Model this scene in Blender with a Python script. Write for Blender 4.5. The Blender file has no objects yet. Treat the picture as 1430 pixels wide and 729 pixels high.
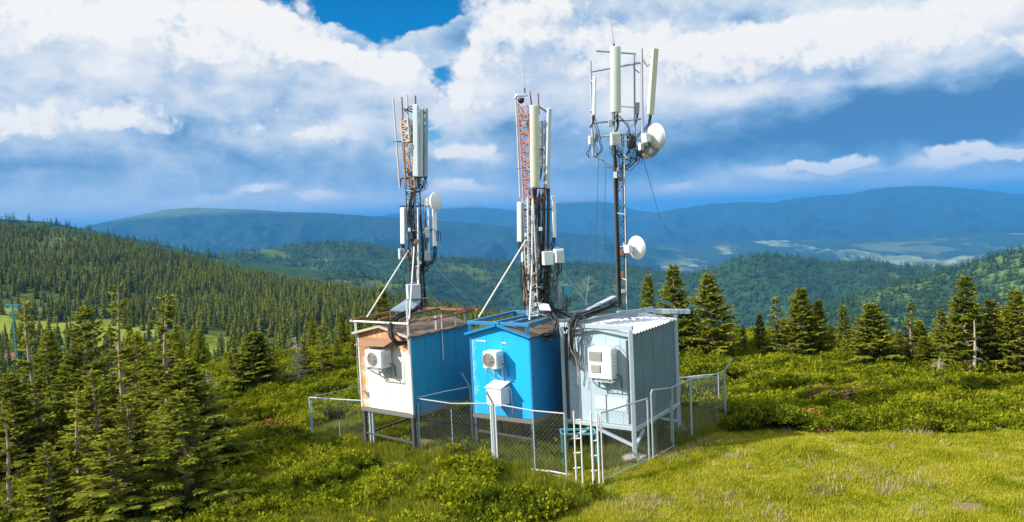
import bpy, math, random
import numpy as np
from mathutils import Matrix, Vector

random.seed(7)
RNG = np.random.default_rng(11)
SC = bpy.context.scene
COL = SC.collection
PI = math.pi

# ------------------------------------------------------------------ camera model
F = 1112.0                    # focal length in pixels of the 1430 px wide photograph
CH = 7.2
PITCH = math.atan(64.5 / F)
ROLL = 0.045
FW = np.array([0, math.cos(PITCH), -math.sin(PITCH)])
UP0 = np.array([0, math.sin(PITCH), math.cos(PITCH)])
RX0 = np.array([1.0, 0, 0])
RX = RX0 * math.cos(ROLL) - UP0 * math.sin(ROLL)
UP = UP0 * math.cos(ROLL) + RX0 * math.sin(ROLL)
CAMP = np.array([0, 0, CH])


def ray(px, py):
    return RX * ((px - 715) / F) - UP * ((py - 364.5) / F) + FW


def at(px, py, D):
    d = ray(px, py)
    return CAMP + d * (D / d[1])


def make_camera():
    cd = bpy.data.cameras.new('camera')
    cd.sensor_width = 36
    cd.lens = 36 * F / 1430
    cd.clip_start = 0.3
    cd.clip_end = 90000
    co = bpy.data.objects.new('camera', cd)
    COL.objects.link(co)
    m = Matrix(((RX[0], UP[0], -FW[0], 0), (RX[1], UP[1], -FW[1], 0), (RX[2], UP[2], -FW[2], CH), (0, 0, 0, 1)))
    co.matrix_world = m
    SC.camera = co


# ------------------------------------------------------------------ numpy noise
_P = RNG.permutation(512)


def _h(ix, iy):
    return _P[(_P[ix & 511] + iy) & 511]


_G = np.stack([np.cos(np.arange(512) * 2.399963), np.sin(np.arange(512) * 2.399963)], -1)


def pn(x, y):
    x = np.asarray(x, float); y = np.asarray(y, float)
    ix = np.floor(x).astype(int); iy = np.floor(y).astype(int)
    fx = x - ix; fy = y - iy
    u = fx ** 3 * (fx * (fx * 6 - 15) + 10); v = fy ** 3 * (fy * (fy * 6 - 15) + 10)

    def g(a, b, dx, dy):
        k = _G[_h(a, b)]
        return k[..., 0] * dx + k[..., 1] * dy
    a = g(ix, iy, fx, fy); b = g(ix + 1, iy, fx - 1, fy)
    c = g(ix, iy + 1, fx, fy - 1); d = g(ix + 1, iy + 1, fx - 1, fy - 1)
    return ((a + (b - a) * u) * (1 - v) + (c + (d - c) * u) * v) * 1.5


def fbm(x, y, o=5, g=.5):
    s = 0; a = 1.0
    for i in range(o):
        s = s + a * pn(np.asarray(x) * 2 ** i + 17.3 * i, np.asarray(y) * 2 ** i - 9.1 * i); a *= g
    return s


def ridged(x, y, o=4, g=.5):
    s = 0; a = 1.0
    for i in range(o):
        s = s + a * (1 - np.abs(pn(np.asarray(x) * 2 ** i + 5.3 * i, np.asarray(y) * 2 ** i + 3.7 * i)) * 1.6); a *= g
    return s


def sst(a, b, x):
    t = np.clip((np.asarray(x, float) - a) / (b - a), 0, 1)
    return t * t * (3 - 2 * t)


# ------------------------------------------------------------------ objects and tags
def tag(o, label=None, cat=None, group=None, kind=None):
    if label: o['label'] = label
    if cat: o['category'] = cat
    if group: o['group'] = group
    if kind: o['kind'] = kind
    return o


def empty(name, loc, rz=0.0, label=None, cat=None, group=None):
    o = bpy.data.objects.new(name, None)
    COL.objects.link(o)
    o.empty_display_size = .3
    o.location = Vector(loc)
    o.rotation_euler = (0, 0, rz)
    tag(o, label, cat, group)
    return o


def xform(o):
    """matrix of an object from its own loc/rot (parents included)"""
    m = Matrix.LocRotScale(o.location, o.rotation_euler, o.scale)
    return xform(o.parent) @ m if o.parent else m


def np_mesh(name, V, Fq, mat=None, smooth=False, attrs=None):
    """mesh from an (n,3) array and an (m,k) array of faces (or a list of such arrays)"""
    me = bpy.data.meshes.new(name)
    V = np.asarray(V, np.float32)
    Fl = Fq if isinstance(Fq, list) else [Fq]
    Fl = [np.asarray(f, np.int32) for f in Fl if len(f)]
    nl = sum(f.size for f in Fl); nf = sum(len(f) for f in Fl)
    me.vertices.add(len(V)); me.vertices.foreach_set('co', V.ravel())
    if nf:
        me.loops.add(nl); me.polygons.add(nf)
        me.loops.foreach_set('vertex_index', np.concatenate([f.ravel() for f in Fl]))
        tot = np.concatenate([np.full(len(f), f.shape[1], np.int32) for f in Fl])
        me.polygons.foreach_set('loop_start', np.concatenate([[0], np.cumsum(tot)[:-1]]).astype(np.int32))
        me.polygons.foreach_set('loop_total', tot)
        me.polygons.foreach_set('use_smooth', np.full(nf, smooth))
    for k, a in (attrs or {}).items():
        a = np.asarray(a, np.float32)
        at_ = me.attributes.new(k, 'FLOAT_VECTOR' if a.ndim == 2 else 'FLOAT', 'POINT')
        at_.data.foreach_set('vector' if a.ndim == 2 else 'value', a.ravel())
    me.update(calc_edges=True)
    me.validate()
    if mat: me.materials.append(mat)
    return me


def link(name, me, parent=None, loc=None):
    o = bpy.data.objects.new(name, me)
    COL.objects.link(o)
    if parent: o.parent = parent
    if loc is not None: o.location = Vector(loc)
    return o


def perp(d):
    a = np.array([0, 0, 1.0]) if abs(d[2]) < .9 else np.array([1.0, 0, 0])
    u = np.cross(d, a); u /= np.linalg.norm(u)
    return u, np.cross(d, u)


class MB:
    """collects simple shapes (in world or local coordinates) and links them as ONE mesh object"""
    def __init__(s): s.v = []; s.f = []; s.n = 0; s.sm = []

    def add(s, V, faces, smooth=False):
        s.v.append(np.asarray(V, float))
        for f in faces: s.f.append([i + s.n for i in f]); s.sm.append(smooth)
        s.n += len(V)
        return s

    def box(s, c, d, ax=None, bevel=0.0):
        """c centre, d full sizes, ax 3x3 axes as rows"""
        ax = np.eye(3) if ax is None else np.asarray(ax)
        h = np.asarray(d, float) / 2
        b = min(bevel, h.min() * .9)
        if b <= 0:
            V = [(x, y, z) for x in (-h[0], h[0]) for y in (-h[1], h[1]) for z in (-h[2], h[2])]
            Fs = [(0, 1, 3, 2), (4, 6, 7, 5), (0, 4, 5, 1), (2, 3, 7, 6), (0, 2, 6, 4), (1, 5, 7, 3)]
            s.add(np.asarray(V) @ ax + np.asarray(c), Fs)
        else:
            # chamfered box: 24 vertices
            V = []; idx = {}
            for x in (-1, 1):
                for y in (-1, 1):
                    for z in (-1, 1):
                        for k in range(3):
                            p = np.array([x, y, z]) * (h - b); p[k] = (x, y, z)[k] * h[k]
                            idx[(x, y, z, k)] = len(V); V.append(p)
            Fs = []
            for k in range(3):
                i, j = (k + 1) % 3, (k + 2) % 3
                for sg in (-1, 1):
                    q = []
                    for a, bb in ((-1, -1), (1, -1), (1, 1), (-1, 1)):
                        t = [0, 0, 0]; t[k] = sg; t[i] = a; t[j] = bb; q.append(idx[(*t, k)])
                    Fs.append(q if sg > 0 else q[::-1])
            for k in range(3):
                i, j = (k + 1) % 3, (k + 2) % 3
                for a in (-1, 1):
                    for bb in (-1, 1):
                        def I(kk, e):
                            t = [0, 0, 0]; t[k] = e; t[i] = a; t[j] = bb; return idx[(*t, kk)]
                        q = [I(i, -1), I(i, 1), I(j, 1), I(j, -1)]
                        Fs.append(q if a * bb < 0 else q[::-1])
            for x in (-1, 1):
                for y in (-1, 1):
                    for z in (-1, 1):
                        q = [idx[(x, y, z, k)] for k in range(3)]
                        Fs.append(q if x * y * z > 0 else q[::-1])
            s.add(np.asarray(V) @ ax + np.asarray(c), Fs)
        return s

    def beam(s, a, b, w, t=None, upv=(0, 0, 1), bevel=0):
        """square bar from a to b: w across, t along upv"""
        a = np.asarray(a, float); b = np.asarray(b, float); t = w if t is None else t
        d = b - a; L = np.linalg.norm(d); d /= L
        upv = np.asarray(upv, float)
        if abs(d @ upv) > .95: upv = np.array([1.0, 0, 0])
        r = np.cross(d, upv); r /= np.linalg.norm(r); u = np.cross(r, d)
        return s.box((a + b) / 2, (L, w, t), np.stack([d, r, u]), bevel)

    def tube(s, pts, r, n=6, cap=True, smooth=True):
        pts = np.asarray(pts, float); m = len(pts)
        rr = np.full(m, r) if np.isscalar(r) else np.asarray(r, float)
        d = np.gradient(pts, axis=0); d /= np.linalg.norm(d, axis=1)[:, None] + 1e-12
        u, _ = perp(d[0]); V = []
        for i in range(m):
            u = u - d[i] * (u @ d[i]); u /= np.linalg.norm(u) + 1e-12
            w = np.cross(d[i], u)
            for k in range(n):
                a = 2 * PI * k / n
                V.append(pts[i] + (u * math.cos(a) + w * math.sin(a)) * rr[i])
        Fs = [(i * n + k, i * n + (k + 1) % n, (i + 1) * n + (k + 1) % n, (i + 1) * n + k) for i in range(m - 1) for k in range(n)]
        s.add(V, Fs, smooth)
        if cap:
            s.add([V[k] for k in range(n)], [tuple(range(n))[::-1]])
            s.add([V[(m - 1) * n + k] for k in range(n)], [tuple(range(n))])
        return s

    def lathe(s, o, axis, prof, n=20, smooth=True):
        """prof: list of (distance along axis, radius)"""
        axis = np.asarray(axis, float); axis /= np.linalg.norm(axis); u, w = perp(axis); V = []
        for (h, r) in prof:
            for k in range(n):
                a = 2 * PI * k / n
                V.append(np.asarray(o) + axis * h + (u * math.cos(a) + w * math.sin(a)) * max(r, 1e-4))
        m = len(prof)
        Fs = [(i * n + k, i * n + (k + 1) % n, (i + 1) * n + (k + 1) % n, (i + 1) * n + k) for i in range(m - 1) for k in range(n)]
        return s.add(V, Fs, smooth)

    def poly(s, P, smooth=False): return s.add(P, [tuple(range(len(P)))], smooth)

    def prism(s, P, ext):
        """flat polygon P pushed along ext"""
        P = np.asarray(P, float); n = len(P); e = np.asarray(ext, float)
        nrm = np.cross(P[1] - P[0], P[2] - P[0])
        if nrm @ e > 0: P = P[::-1]
        V = np.concatenate([P, P + e])
        Fs = [tuple(range(n)), tuple(range(2 * n - 1, n - 1, -1))] + [(i, i + n, (i + 1) % n + n, (i + 1) % n) for i in range(n)]
        return s.add(V, Fs)

    def build(s, name, mat, parent=None, loc=None, local=False, label=None):
        """verts are world coordinates unless local; stored relative to the parent (or to loc)"""
        V = np.concatenate(s.v)
        if not local:
            if parent is not None: M = xform(parent).inverted()
            elif loc is not None: M = Matrix.Translation(Vector(loc)).inverted()
            else:
                lo = V.min(0); hi = V.max(0); loc = ((lo[0] + hi[0]) / 2, (lo[1] + hi[1]) / 2, lo[2]); M = Matrix.Translation(Vector(loc)).inverted()
            Mn = np.array(M); V = V @ Mn[:3, :3].T + Mn[:3, 3]
        me = bpy.data.meshes.new(name)
        me.from_pydata(V.tolist(), [], s.f)
        me.polygons.foreach_set('use_smooth', s.sm)
        me.update()
        if mat: me.materials.append(mat)
        o = link(name, me, parent, loc if parent is None else None)
        if label: o['label'] = label
        return o


def children(o): return [c for c in bpy.data.objects if c.parent == o]


# ------------------------------------------------------------------ materials
class NT:
    def __init__(s, tree): s.t = tree; s.n = tree.nodes; s.l = tree.links

    def __call__(s, typ, ins=None, **kw):
        nd = s.n.new(typ)
        for k, v in kw.items(): setattr(nd, k, v)
        for k, v in (ins or {}).items():
            if isinstance(v, bpy.types.NodeSocket): s.l.new(v, nd.inputs[k])
            else: nd.inputs[k].default_value = v
        return nd

    def math(s, op, a, b=0.0, c=None, clamp=False):
        i = {0: a, 1: b}
        if c is not None: i[2] = c
        return s('ShaderNodeMath', i, operation=op, use_clamp=clamp).outputs[0]

    def noise(s, vec, scale, detail=4, rough=.55, dist=0.0, out=0, ntype=None):
        nd = s('ShaderNodeTexNoise', {'Scale': scale, 'Detail': detail, 'Roughness': rough, 'Distortion': dist})
        if vec is not None: s.l.new(vec, nd.inputs['Vector'])
        return nd.outputs[out]

    def ramp(s, fac, stops, interp='LINEAR'):
        nd = s('ShaderNodeValToRGB', {0: fac}); cr = nd.color_ramp; cr.interpolation = interp
        while len(cr.elements) < len(stops): cr.elements.new(.5)
        for e, (p, c) in zip(cr.elements, stops):
            e.position = p; e.color = (*c, 1) if len(c) == 3 else c
        return nd.outputs[0]

    def rng(s, v, a, b, c=0.0, d=1.0, smooth=False):
        return s('ShaderNodeMapRange', {0: v, 1: a, 2: b, 3: c, 4: d}, interpolation_type='SMOOTHSTEP' if smooth else 'LINEAR').outputs[0]

    def mix(s, fac, a, b, bt='MIX'):
        nd = s('ShaderNodeMix', data_type='RGBA', blend_type=bt)
        for k, v in ((0, fac), (6, a), (7, b)):
            if isinstance(v, bpy.types.NodeSocket): s.l.new(v, nd.inputs[k])
            else: nd.inputs[k].default_value = v if k == 0 or len(v) == 4 else (*v, 1)
        return nd.outputs[2]

    def mapping(s, vec, sc=(1, 1, 1), loc=(0, 0, 0), rot=(0, 0, 0)):
        return s('ShaderNodeMapping', {'Vector': vec, 'Scale': sc, 'Location': loc, 'Rotation': rot}).outputs[0]


MATS = {}


def new_mat(name):
    m = bpy.data.materials.new(name); m.use_nodes = True
    m.node_tree.nodes.clear()
    t = NT(m.node_tree)
    out = t('ShaderNodeOutputMaterial')
    return m, t, out


def bsdf(t, out, col, rough=.6, metal=0.0, bump=None, bstr=.2, bdist=.01, spec=.5):
    b = t('ShaderNodeBsdfPrincipled', {'Metallic': metal, 'Specular IOR Level': spec})
    for k, v in (('Base Color', col), ('Roughness', rough)):
        if isinstance(v, bpy.types.NodeSocket): t.l.new(v, b.inputs[k])
        else: b.inputs[k].default_value = (*v, 1) if k == 'Base Color' else v
    if bump is not None:
        bn = t('ShaderNodeBump', {'Height': bump, 'Strength': bstr, 'Distance': bdist})
        t.l.new(bn.outputs[0], b.inputs['Normal'])
    t.l.new(b.outputs[0], out.inputs[0])
    return b


def painted(name, col, rough=.5, wear=.25, wearcol=(.16, .12, .09), scale=3.0, metal=0.0, streak=True, rust=None):
    """weathered paint: tonal drift, streaky grime, a few bare specks"""
    if name in MATS: return MATS[name]
    m, t, out = new_mat(name)
    co = t('ShaderNodeTexCoord').outputs['Object']
    n1 = t.noise(co, scale, 5, .6)
    n2 = t.noise(t.mapping(co, (9, 9, .9)) if streak else co, scale * 1.3, 4, .6)
    n3 = t.noise(co, scale * 12, 3, .7)
    c = t.mix(t.rng(n1, .3, .7, 0, .35), col, tuple(x * .72 for x in col))
    c = t.mix(t.math('MULTIPLY', t.rng(n2, .52, .75), wear), c, wearcol)
    if rust:
        c = t.mix(t.math('MULTIPLY', t.rng(t.math('ADD', t.math('MULTIPLY', n1, .6), t.math('MULTIPLY', n3, .4)), .5, .6), rust), c, (.22, .085, .035))
    bsdf(t, out, c, t.rng(n1, .3, .7, rough - .08, rough + .12), metal, t.math('ADD', n3, n1), .12, .004)
    MATS[name] = m
    return m


def plain(name, col, rough=.5, metal=0.0):
    if name in MATS: return MATS[name]
    m, t, out = new_mat(name)
    co = t('ShaderNodeTexCoord').outputs['Object']
    n1 = t.noise(co, 6, 4, .6)
    c = t.mix(t.rng(n1, .3, .7, 0, .3), col, tuple(x * .65 for x in col))
    bsdf(t, out, c, rough, metal, n1, .08, .003)
    MATS[name] = m
    return m


def leafy(name, stops, trans=.3, patch=None, patch_scale=.3, rand=.35, gloss=.0):
    """foliage: colour from a per-blade attribute v, nudged per plant and by world-size patches"""
    m, t, out = new_mat(name)
    v = t('ShaderNodeAttribute', attribute_name='v').outputs['Fac']
    oi = t('ShaderNodeObjectInfo').outputs['Random']
    f = t.math('ADD', v, t.math('MULTIPLY', t.math('SUBTRACT', oi, .5), rand))
    if patch:
        pos = t('ShaderNodeNewGeometry').outputs['Position']
        f = t.math('ADD', f, t.math('MULTIPLY', t.math('SUBTRACT', t.noise(pos, patch_scale, 4, .6), .5), patch))
        f = t.math('ADD', f, t.math('MULTIPLY', t.math('SUBTRACT', t.noise(pos, patch_scale * 5.3, 3, .6), .5), patch * .45))
    c = t.ramp(f, stops)
    d = t('ShaderNodeBsdfDiffuse', {0: c}).outputs[0]
    tr = t('ShaderNodeBsdfTranslucent', {0: t.mix(.5, c, t.mix(1.0, c, (1.0, 1.0, .45), 'MULTIPLY'))}).outputs[0]
    s = t('ShaderNodeMixShader', {0: trans, 1: d, 2: tr}).outputs[0]
    if gloss:
        g = t('ShaderNodeBsdfGlossy', {0: (.8, .85, .8, 1), 'Roughness': .45}).outputs[0]
        s = t('ShaderNodeMixShader', {0: gloss, 1: s, 2: g}).outputs[0]
    t.l.new(s, out.inputs[0])
    return m


# ------------------------------------------------------------------ scatter (one object that carries its own template clumps)
def scatter(name, templates, pts, rots, scls, mat, kind='stuff', tid=None):
    """templates: list of (V, F, v). One mesh holding the templates and loose points; a node group sets a template on each point."""
    Vs = []; Fs = {}; va = []; ti = []; off = 0
    for k, (V, Fc, v) in enumerate(templates):
        for fa in (Fc if isinstance(Fc, list) else [Fc]):
            fa = np.asarray(fa); Fs.setdefault(fa.shape[1], []).append(fa + off)
        Vs.append(V); va.append(v); ti.append(np.full(len(V), k)); off += len(V)
    n = len(pts)
    V = np.concatenate(Vs + [pts])
    isp = np.concatenate([np.zeros(off), np.ones(n)])
    tid = RNG.integers(0, len(templates), n) if tid is None else tid
    attrs = dict(v=np.concatenate(va + [np.zeros(n)]), isp=isp, tid=np.concatenate(ti + [tid]),
                 rot=np.concatenate([np.zeros((off, 3)), rots]), scl=np.concatenate([np.ones((off, 3)), scls]))
    me = np_mesh_loose(name, V, [np.concatenate(x) for x in Fs.values()], mat, attrs)
    o = link(name, me)
    ng = bpy.data.node_groups.new(name + '_scatter', 'GeometryNodeTree')
    ng.interface.new_socket('Geometry', in_out='INPUT', socket_type='NodeSocketGeometry')
    ng.interface.new_socket('Geometry', in_out='OUTPUT', socket_type='NodeSocketGeometry')
    t = NT(ng)
    gi = t('NodeGroupInput'); go = t('NodeGroupOutput')

    def attr(nm, ty='FLOAT'):
        nd = t('GeometryNodeInputNamedAttribute', data_type=ty); nd.inputs['Name'].default_value = nm
        return nd.outputs[0]
    sel = t('FunctionNodeCompare', {0: attr('isp'), 1: .5}, data_type='FLOAT', operation='GREATER_THAN').outputs[0]
    sep = t('GeometryNodeSeparateGeometry', {0: gi.outputs[0], 'Selection': sel}, domain='POINT')
    inti = t('FunctionNodeFloatToInt', {0: attr('tid')}).outputs[0]
    spl = t('GeometryNodeSplitToInstances', {0: sep.outputs[1], 'Group ID': inti}, domain='POINT')
    rot = t('FunctionNodeEulerToRotation', {0: attr('rot', 'FLOAT_VECTOR')}).outputs[0]
    iop = t('GeometryNodeInstanceOnPoints', {'Points': sep.outputs[0], 'Instance': spl.outputs[0], 'Pick Instance': True,
                                             'Instance Index': inti, 'Rotation': rot, 'Scale': attr('scl', 'FLOAT_VECTOR')})
    t.l.new(iop.outputs[0], go.inputs[0])
    md = o.modifiers.new('scatter', 'NODES'); md.node_group = ng
    if kind: o['kind'] = kind
    return o


def np_mesh_loose(name, V, Fl, mat, attrs):
    me = bpy.data.meshes.new(name)
    V = np.asarray(V, np.float32)
    me.vertices.add(len(V)); me.vertices.foreach_set('co', V.ravel())
    Fl = [np.asarray(f, np.int32) for f in Fl]
    nl = sum(f.size for f in Fl); nf = sum(len(f) for f in Fl)
    me.loops.add(nl); me.polygons.add(nf)
    me.loops.foreach_set('vertex_index', np.concatenate([f.ravel() for f in Fl]))
    tot = np.concatenate([np.full(len(f), f.shape[1], np.int32) for f in Fl])
    me.polygons.foreach_set('loop_start', np.concatenate([[0], np.cumsum(tot)[:-1]]).astype(np.int32))
    me.polygons.foreach_set('loop_total', tot)
    for k, a in attrs.items():
        a = np.asarray(a, np.float32)
        at_ = me.attributes.new(k, 'FLOAT_VECTOR' if a.ndim == 2 else 'FLOAT', 'POINT')
        at_.data.foreach_set('vector' if a.ndim == 2 else 'value', a.ravel())
    me.update(calc_edges=True)
    me.materials.append(mat)
    return me
EXPOSURE = 0.6
SKY_VAL = 0.85
SKY_STR = 0.10
CLOUD_GAIN = 6.4
HAZE_COL = (.075, .355, .80, 1)
HAZE_DENS = 7.5e-5
RELIEF = 0.8
HEAD_BASE = 0.47
HEAD_REL = 1.35
# ------------------------------------------------------------------ render settings, sun, sky
SC.render.engine = 'CYCLES'
SC.cycles.use_denoising = True
try: SC.cycles.denoiser = 'OPENIMAGEDENOISE'
except Exception: pass
SC.cycles.max_bounces = 6
SC.cycles.diffuse_bounces = 3
SC.cycles.glossy_bounces = 2
SC.cycles.transmission_bounces = 3
SC.cycles.transparent_max_bounces = 4
SC.cycles.volume_bounces = 0
SC.cycles.sample_clamp_indirect = 6
vs = SC.view_settings
vs.view_transform = 'Standard'; vs.look = 'None'; vs.gamma = 1; vs.use_curve_mapping = False
vs.exposure = EXPOSURE
make_camera()

SUN_EL = math.radians(34)
SUN_DIR = np.array([-0.961 * math.cos(SUN_EL), -0.276 * math.cos(SUN_EL), math.sin(SUN_EL)])   # towards the sun
sl = bpy.data.lights.new('sun', 'SUN')
sl.energy = 5.0; sl.angle = math.radians(.55); sl.color = (1.0, .955, .87)
so = bpy.data.objects.new('sun', sl); COL.objects.link(so)
so.rotation_euler = Vector(-SUN_DIR).to_track_quat('-Z', 'Y').to_euler()
so.location = (-40, -20, 60)


def pix_dir(px, py):
    d = ray(px, py); return math.atan2(d[0], d[1]), d[2] / math.hypot(d[0], d[1])


def build_world():
    w = bpy.data.worlds.new('World'); SC.world = w; w.use_nodes = True
    w.node_tree.nodes.clear(); t = NT(w.node_tree)
    out = t('ShaderNodeOutputWorld')
    sky = t('ShaderNodeTexSky', sky_type='NISHITA', sun_disc=False, sun_elevation=SUN_EL,
            sun_rotation=math.atan2(SUN_DIR[0], SUN_DIR[1]), altitude=1500, air_density=1.0, dust_density=.4, ozone_density=2.2)
    skyc = t('ShaderNodeHueSaturation', {'Saturation': 1.6, 'Value': SKY_VAL, 'Color': sky.outputs[0]}).outputs[0]
    d = t('ShaderNodeTexCoord').outputs['Generated']
    sx = t('ShaderNodeSeparateXYZ', {0: d})
    x, y, z = sx.outputs
    az = t.math('ARCTAN2', x, y)
    el = t.math('DIVIDE', z, t.math('SQRT', t.math('ADD', t.math('MULTIPLY', x, x), t.math('MULTIPLY', y, y))))
    el = t.math('MINIMUM', t.math('MAXIMUM', el, -.2), 3.0)

    def vec(a, e, s=0.0): return t('ShaderNodeCombineXYZ', {0: a, 1: e, 2: s}).outputs[0]

    # slow warp so that the laid out masses get ragged outlines
    wv = t('ShaderNodeTexNoise', {'Vector': vec(az, t.math('MULTIPLY', el, 1.5)), 'Scale': 7.0, 'Detail': 5.0, 'Roughness': .6}).outputs['Color']
    ws = t('ShaderNodeSeparateXYZ', {0: wv}).outputs
    azw = t.math('ADD', az, t.math('MULTIPLY', t.math('SUBTRACT', ws[0], .5), .16))
    elw = t.math('ADD', el, t.math('MULTIPLY', t.math('SUBTRACT', ws[1], .5), .075))

    def field(blobs, base, a_, e_):
        acc = None
        for (px, py, rx_, ry_, amp) in blobs:
            a0, e0 = pix_dir(px, py)
            dx = t.math('MULTIPLY', t.math('SUBTRACT', a_, a0), F / rx_)
            dy = t.math('MULTIPLY', t.math('SUBTRACT', e_, e0), F / ry_)
            r2 = t.math('ADD', t.math('MULTIPLY', dx, dx), t.math('MULTIPLY', dy, dy))
            g = t.math('MULTIPLY', t.math('POWER', 2.718, t.math('MULTIPLY', r2, -1.0)), amp)
            acc = g if acc is None else t.math('ADD', acc, g)
        return t.math('ADD', acc, base)

    cov = field(CLOUD_COVER, .72, azw, elw)
    light = field(CLOUD_LIGHT, .45, azw, elw)
    pw = t.math('MULTIPLY', el, 1.4)
    nv = vec(az, pw, 1.7)
    dl = vec(t.math('ADD', az, -.012), t.math('ADD', pw, .026), 1.7)

    def puff(v, det):
        wn = t('ShaderNodeTexNoise', {'Vector': v, 'Scale': 11.0, 'Detail': 4.0, 'Roughness': .65}, noise_dimensions='2D').outputs['Color']
        v2 = t('ShaderNodeVectorMath', {0: t('ShaderNodeVectorMath', {0: wn, 1: (.5, .5, .5)}, operation='SUBTRACT').outputs[0], 3: .10}, operation='SCALE').outputs[0]
        v2 = t('ShaderNodeVectorMath', {0: v, 1: v2}, operation='ADD').outputs[0]
        vo = t('ShaderNodeTexVoronoi', {'Vector': v2, 'Scale': 6.5, 'Detail': 4.0, 'Roughness': .56, 'Lacunarity': 2.15}, feature='F1', voronoi_dimensions='2D', normalize=True).outputs['Distance']
        nn = t('ShaderNodeTexNoise', {'Vector': v, 'Scale': 6.0, 'Detail': det, 'Roughness': .58}, noise_dimensions='2D').outputs[0]
        return t.math('ADD', t.math('MULTIPLY', nn, .75), t.math('MULTIPLY', t.math('SUBTRACT', .45, vo), .95))
    n_a = puff(nv, 9.0)
    n_b = puff(dl, 6.0)
    st = t.noise(vec(az, t.math('MULTIPLY', el, 6.5), 4.2), 6.0, 7, .58, .3)      # streaky layers
    fine = t.noise(nv, 30.0, 8, .62, .15)
    # behind the camera a plain broken deck
    dens = t.math('ADD', cov, t.math('ADD', t.math('MULTIPLY', t.math('SUBTRACT', n_a, .42), 2.0),
                                     t.math('ADD', t.math('MULTIPLY', t.math('SUBTRACT', st, .5), .55), t.math('MULTIPLY', t.math('SUBTRACT', fine, .5), .35))))
    alpha = t.rng(dens, .08, .46, 0, 1, True)
    relief = t.math('SUBTRACT', n_a, n_b)
    relg = t.rng(el, .03, .12, .2, 1)
    lum = t.math('ADD', light, t.math('ADD', t.math('MULTIPLY', t.math('MULTIPLY', relief, RELIEF), relg), t.math('ADD', t.math('MULTIPLY', t.math('SUBTRACT', st, .5), .32), t.math('MULTIPLY', t.math('SUBTRACT', fine, .5), .30))))
    # thin edges are bright
    edge = t.rng(dens, .2, .75, .14, 0)
    b1 = t('ShaderNodeTexNoise', {'Vector': nv, 'Scale': 5.0, 'Detail': 3.0, 'Roughness': .5, 'Distortion': .4}, noise_dimensions='2D').outputs[0]
    b2 = t('ShaderNodeTexNoise', {'Vector': vec(t.math('ADD', az, -.03), t.math('ADD', pw, .075), 1.7), 'Scale': 5.0, 'Detail': 3.0, 'Roughness': .5, 'Distortion': .4}, noise_dimensions='2D').outputs[0]
    lum = t.math('ADD', lum, t.math('MULTIPLY', t.math('MULTIPLY', t.math('SUBTRACT', b1, b2), relg), 1.0))
    lum = t.math('ADD', t.math('ADD', lum, edge), t.rng(el, .32, .7, 0, .3))  # last term lightens clouds above the view to lift ambient light
    cc = t.ramp(lum, [(0.0, (.085, .23, .47)), (.22, (.19, .375, .61)), (.42, (.38, .55, .77)), (.6, (.62, .73, .86)), (.8, (.87, .91, .95)), (1.0, (1.04, 1.02, .98))])
    cl = t('ShaderNodeVectorMath', {0: cc, 3: CLOUD_GAIN}, operation='SCALE').outputs[0]
    cl = t('ShaderNodeVectorMath', {0: cl, 3: t.rng(el, .32, .8, 1, 1.5)}, operation='SCALE').outputs[0]  # unseen overhead clouds brightened further, added as ambient fill
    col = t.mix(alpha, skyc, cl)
    # clear, hazier band along the horizon
    # cumulus heads with crisp tops that melt into the veil below
    def heads(a_, e_):
        v_ = vec(a_, t.math('MULTIPLY', e_, 1.15), 0)
        wn = t('ShaderNodeTexNoise', {'Vector': v_, 'Scale': 16.0, 'Detail': 4.0, 'Roughness': .6}, noise_dimensions='2D').outputs['Color']
        w2 = t('ShaderNodeVectorMath', {0: t('ShaderNodeVectorMath', {0: wn, 1: (.5, .5, .5)}, operation='SUBTRACT').outputs[0], 3: .055}, operation='SCALE').outputs[0]
        v2 = t('ShaderNodeVectorMath', {0: v_, 1: w2}, operation='ADD').outputs[0]
        vo = t('ShaderNodeTexVoronoi', {'Vector': v2, 'Scale': 15.0, 'Detail': 4.0, 'Roughness': .6, 'Lacunarity': 2.1}, feature='F1', voronoi_dimensions='2D', normalize=True).outputs['Distance']
        nn = t('ShaderNodeTexNoise', {'Vector': v_, 'Scale': 9.0, 'Detail': 9.0, 'Roughness': .6}, noise_dimensions='2D').outputs[0]
        pf = t.math('ADD', t.math('MULTIPLY', t.math('SUBTRACT', .36, vo), 1.15), t.math('MULTIPLY', t.math('SUBTRACT', nn, .5), 1.3))
        ws_ = t('ShaderNodeSeparateXYZ', {0: w2}).outputs
        f = field(CLOUD_HEADS, 0.0, t.math('ADD', a_, ws_[0]), t.math('ADD', e_, t.math('MULTIPLY', ws_[1], .6)))
        return t.math('ADD', f, t.math('MULTIPLY', pf, t.rng(f, .05, .5, .25, 1))), f
    d0, f0 = heads(az, el)
    d1, f1 = heads(t.math('ADD', az, -.009), t.math('ADD', el, .016))
    aB = t.rng(d0, .38, .72, 0, 1, True)
    grad = t.math('SUBTRACT', d0, d1)
    lB = t.math('ADD', HEAD_BASE, t.math('ADD', t.math('MULTIPLY', grad, HEAD_REL), t.math('MULTIPLY', t.math('SUBTRACT', light, .5), .75)))
    lB = t.math('MAXIMUM', lB, t.math('SUBTRACT', lum, .06))
    aB = t.math('MULTIPLY', aB, t.rng(lB, .30, .62, .15, 1, True))
    cB = t.ramp(lB, [(0.0, (.10, .27, .55)), (.25, (.27, .45, .70)), (.45, (.50, .64, .82)), (.62, (.70, .78, .88)), (.8, (.88, .91, .94)), (1.0, (1.04, 1.02, .98))])
    cB = t('ShaderNodeVectorMath', {0: cB, 3: CLOUD_GAIN}, operation='SCALE').outputs[0]
    col = t.mix(aB, col, cB)
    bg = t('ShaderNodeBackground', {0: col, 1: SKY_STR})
    t.l.new(bg.outputs[0], out.inputs[0])
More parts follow.
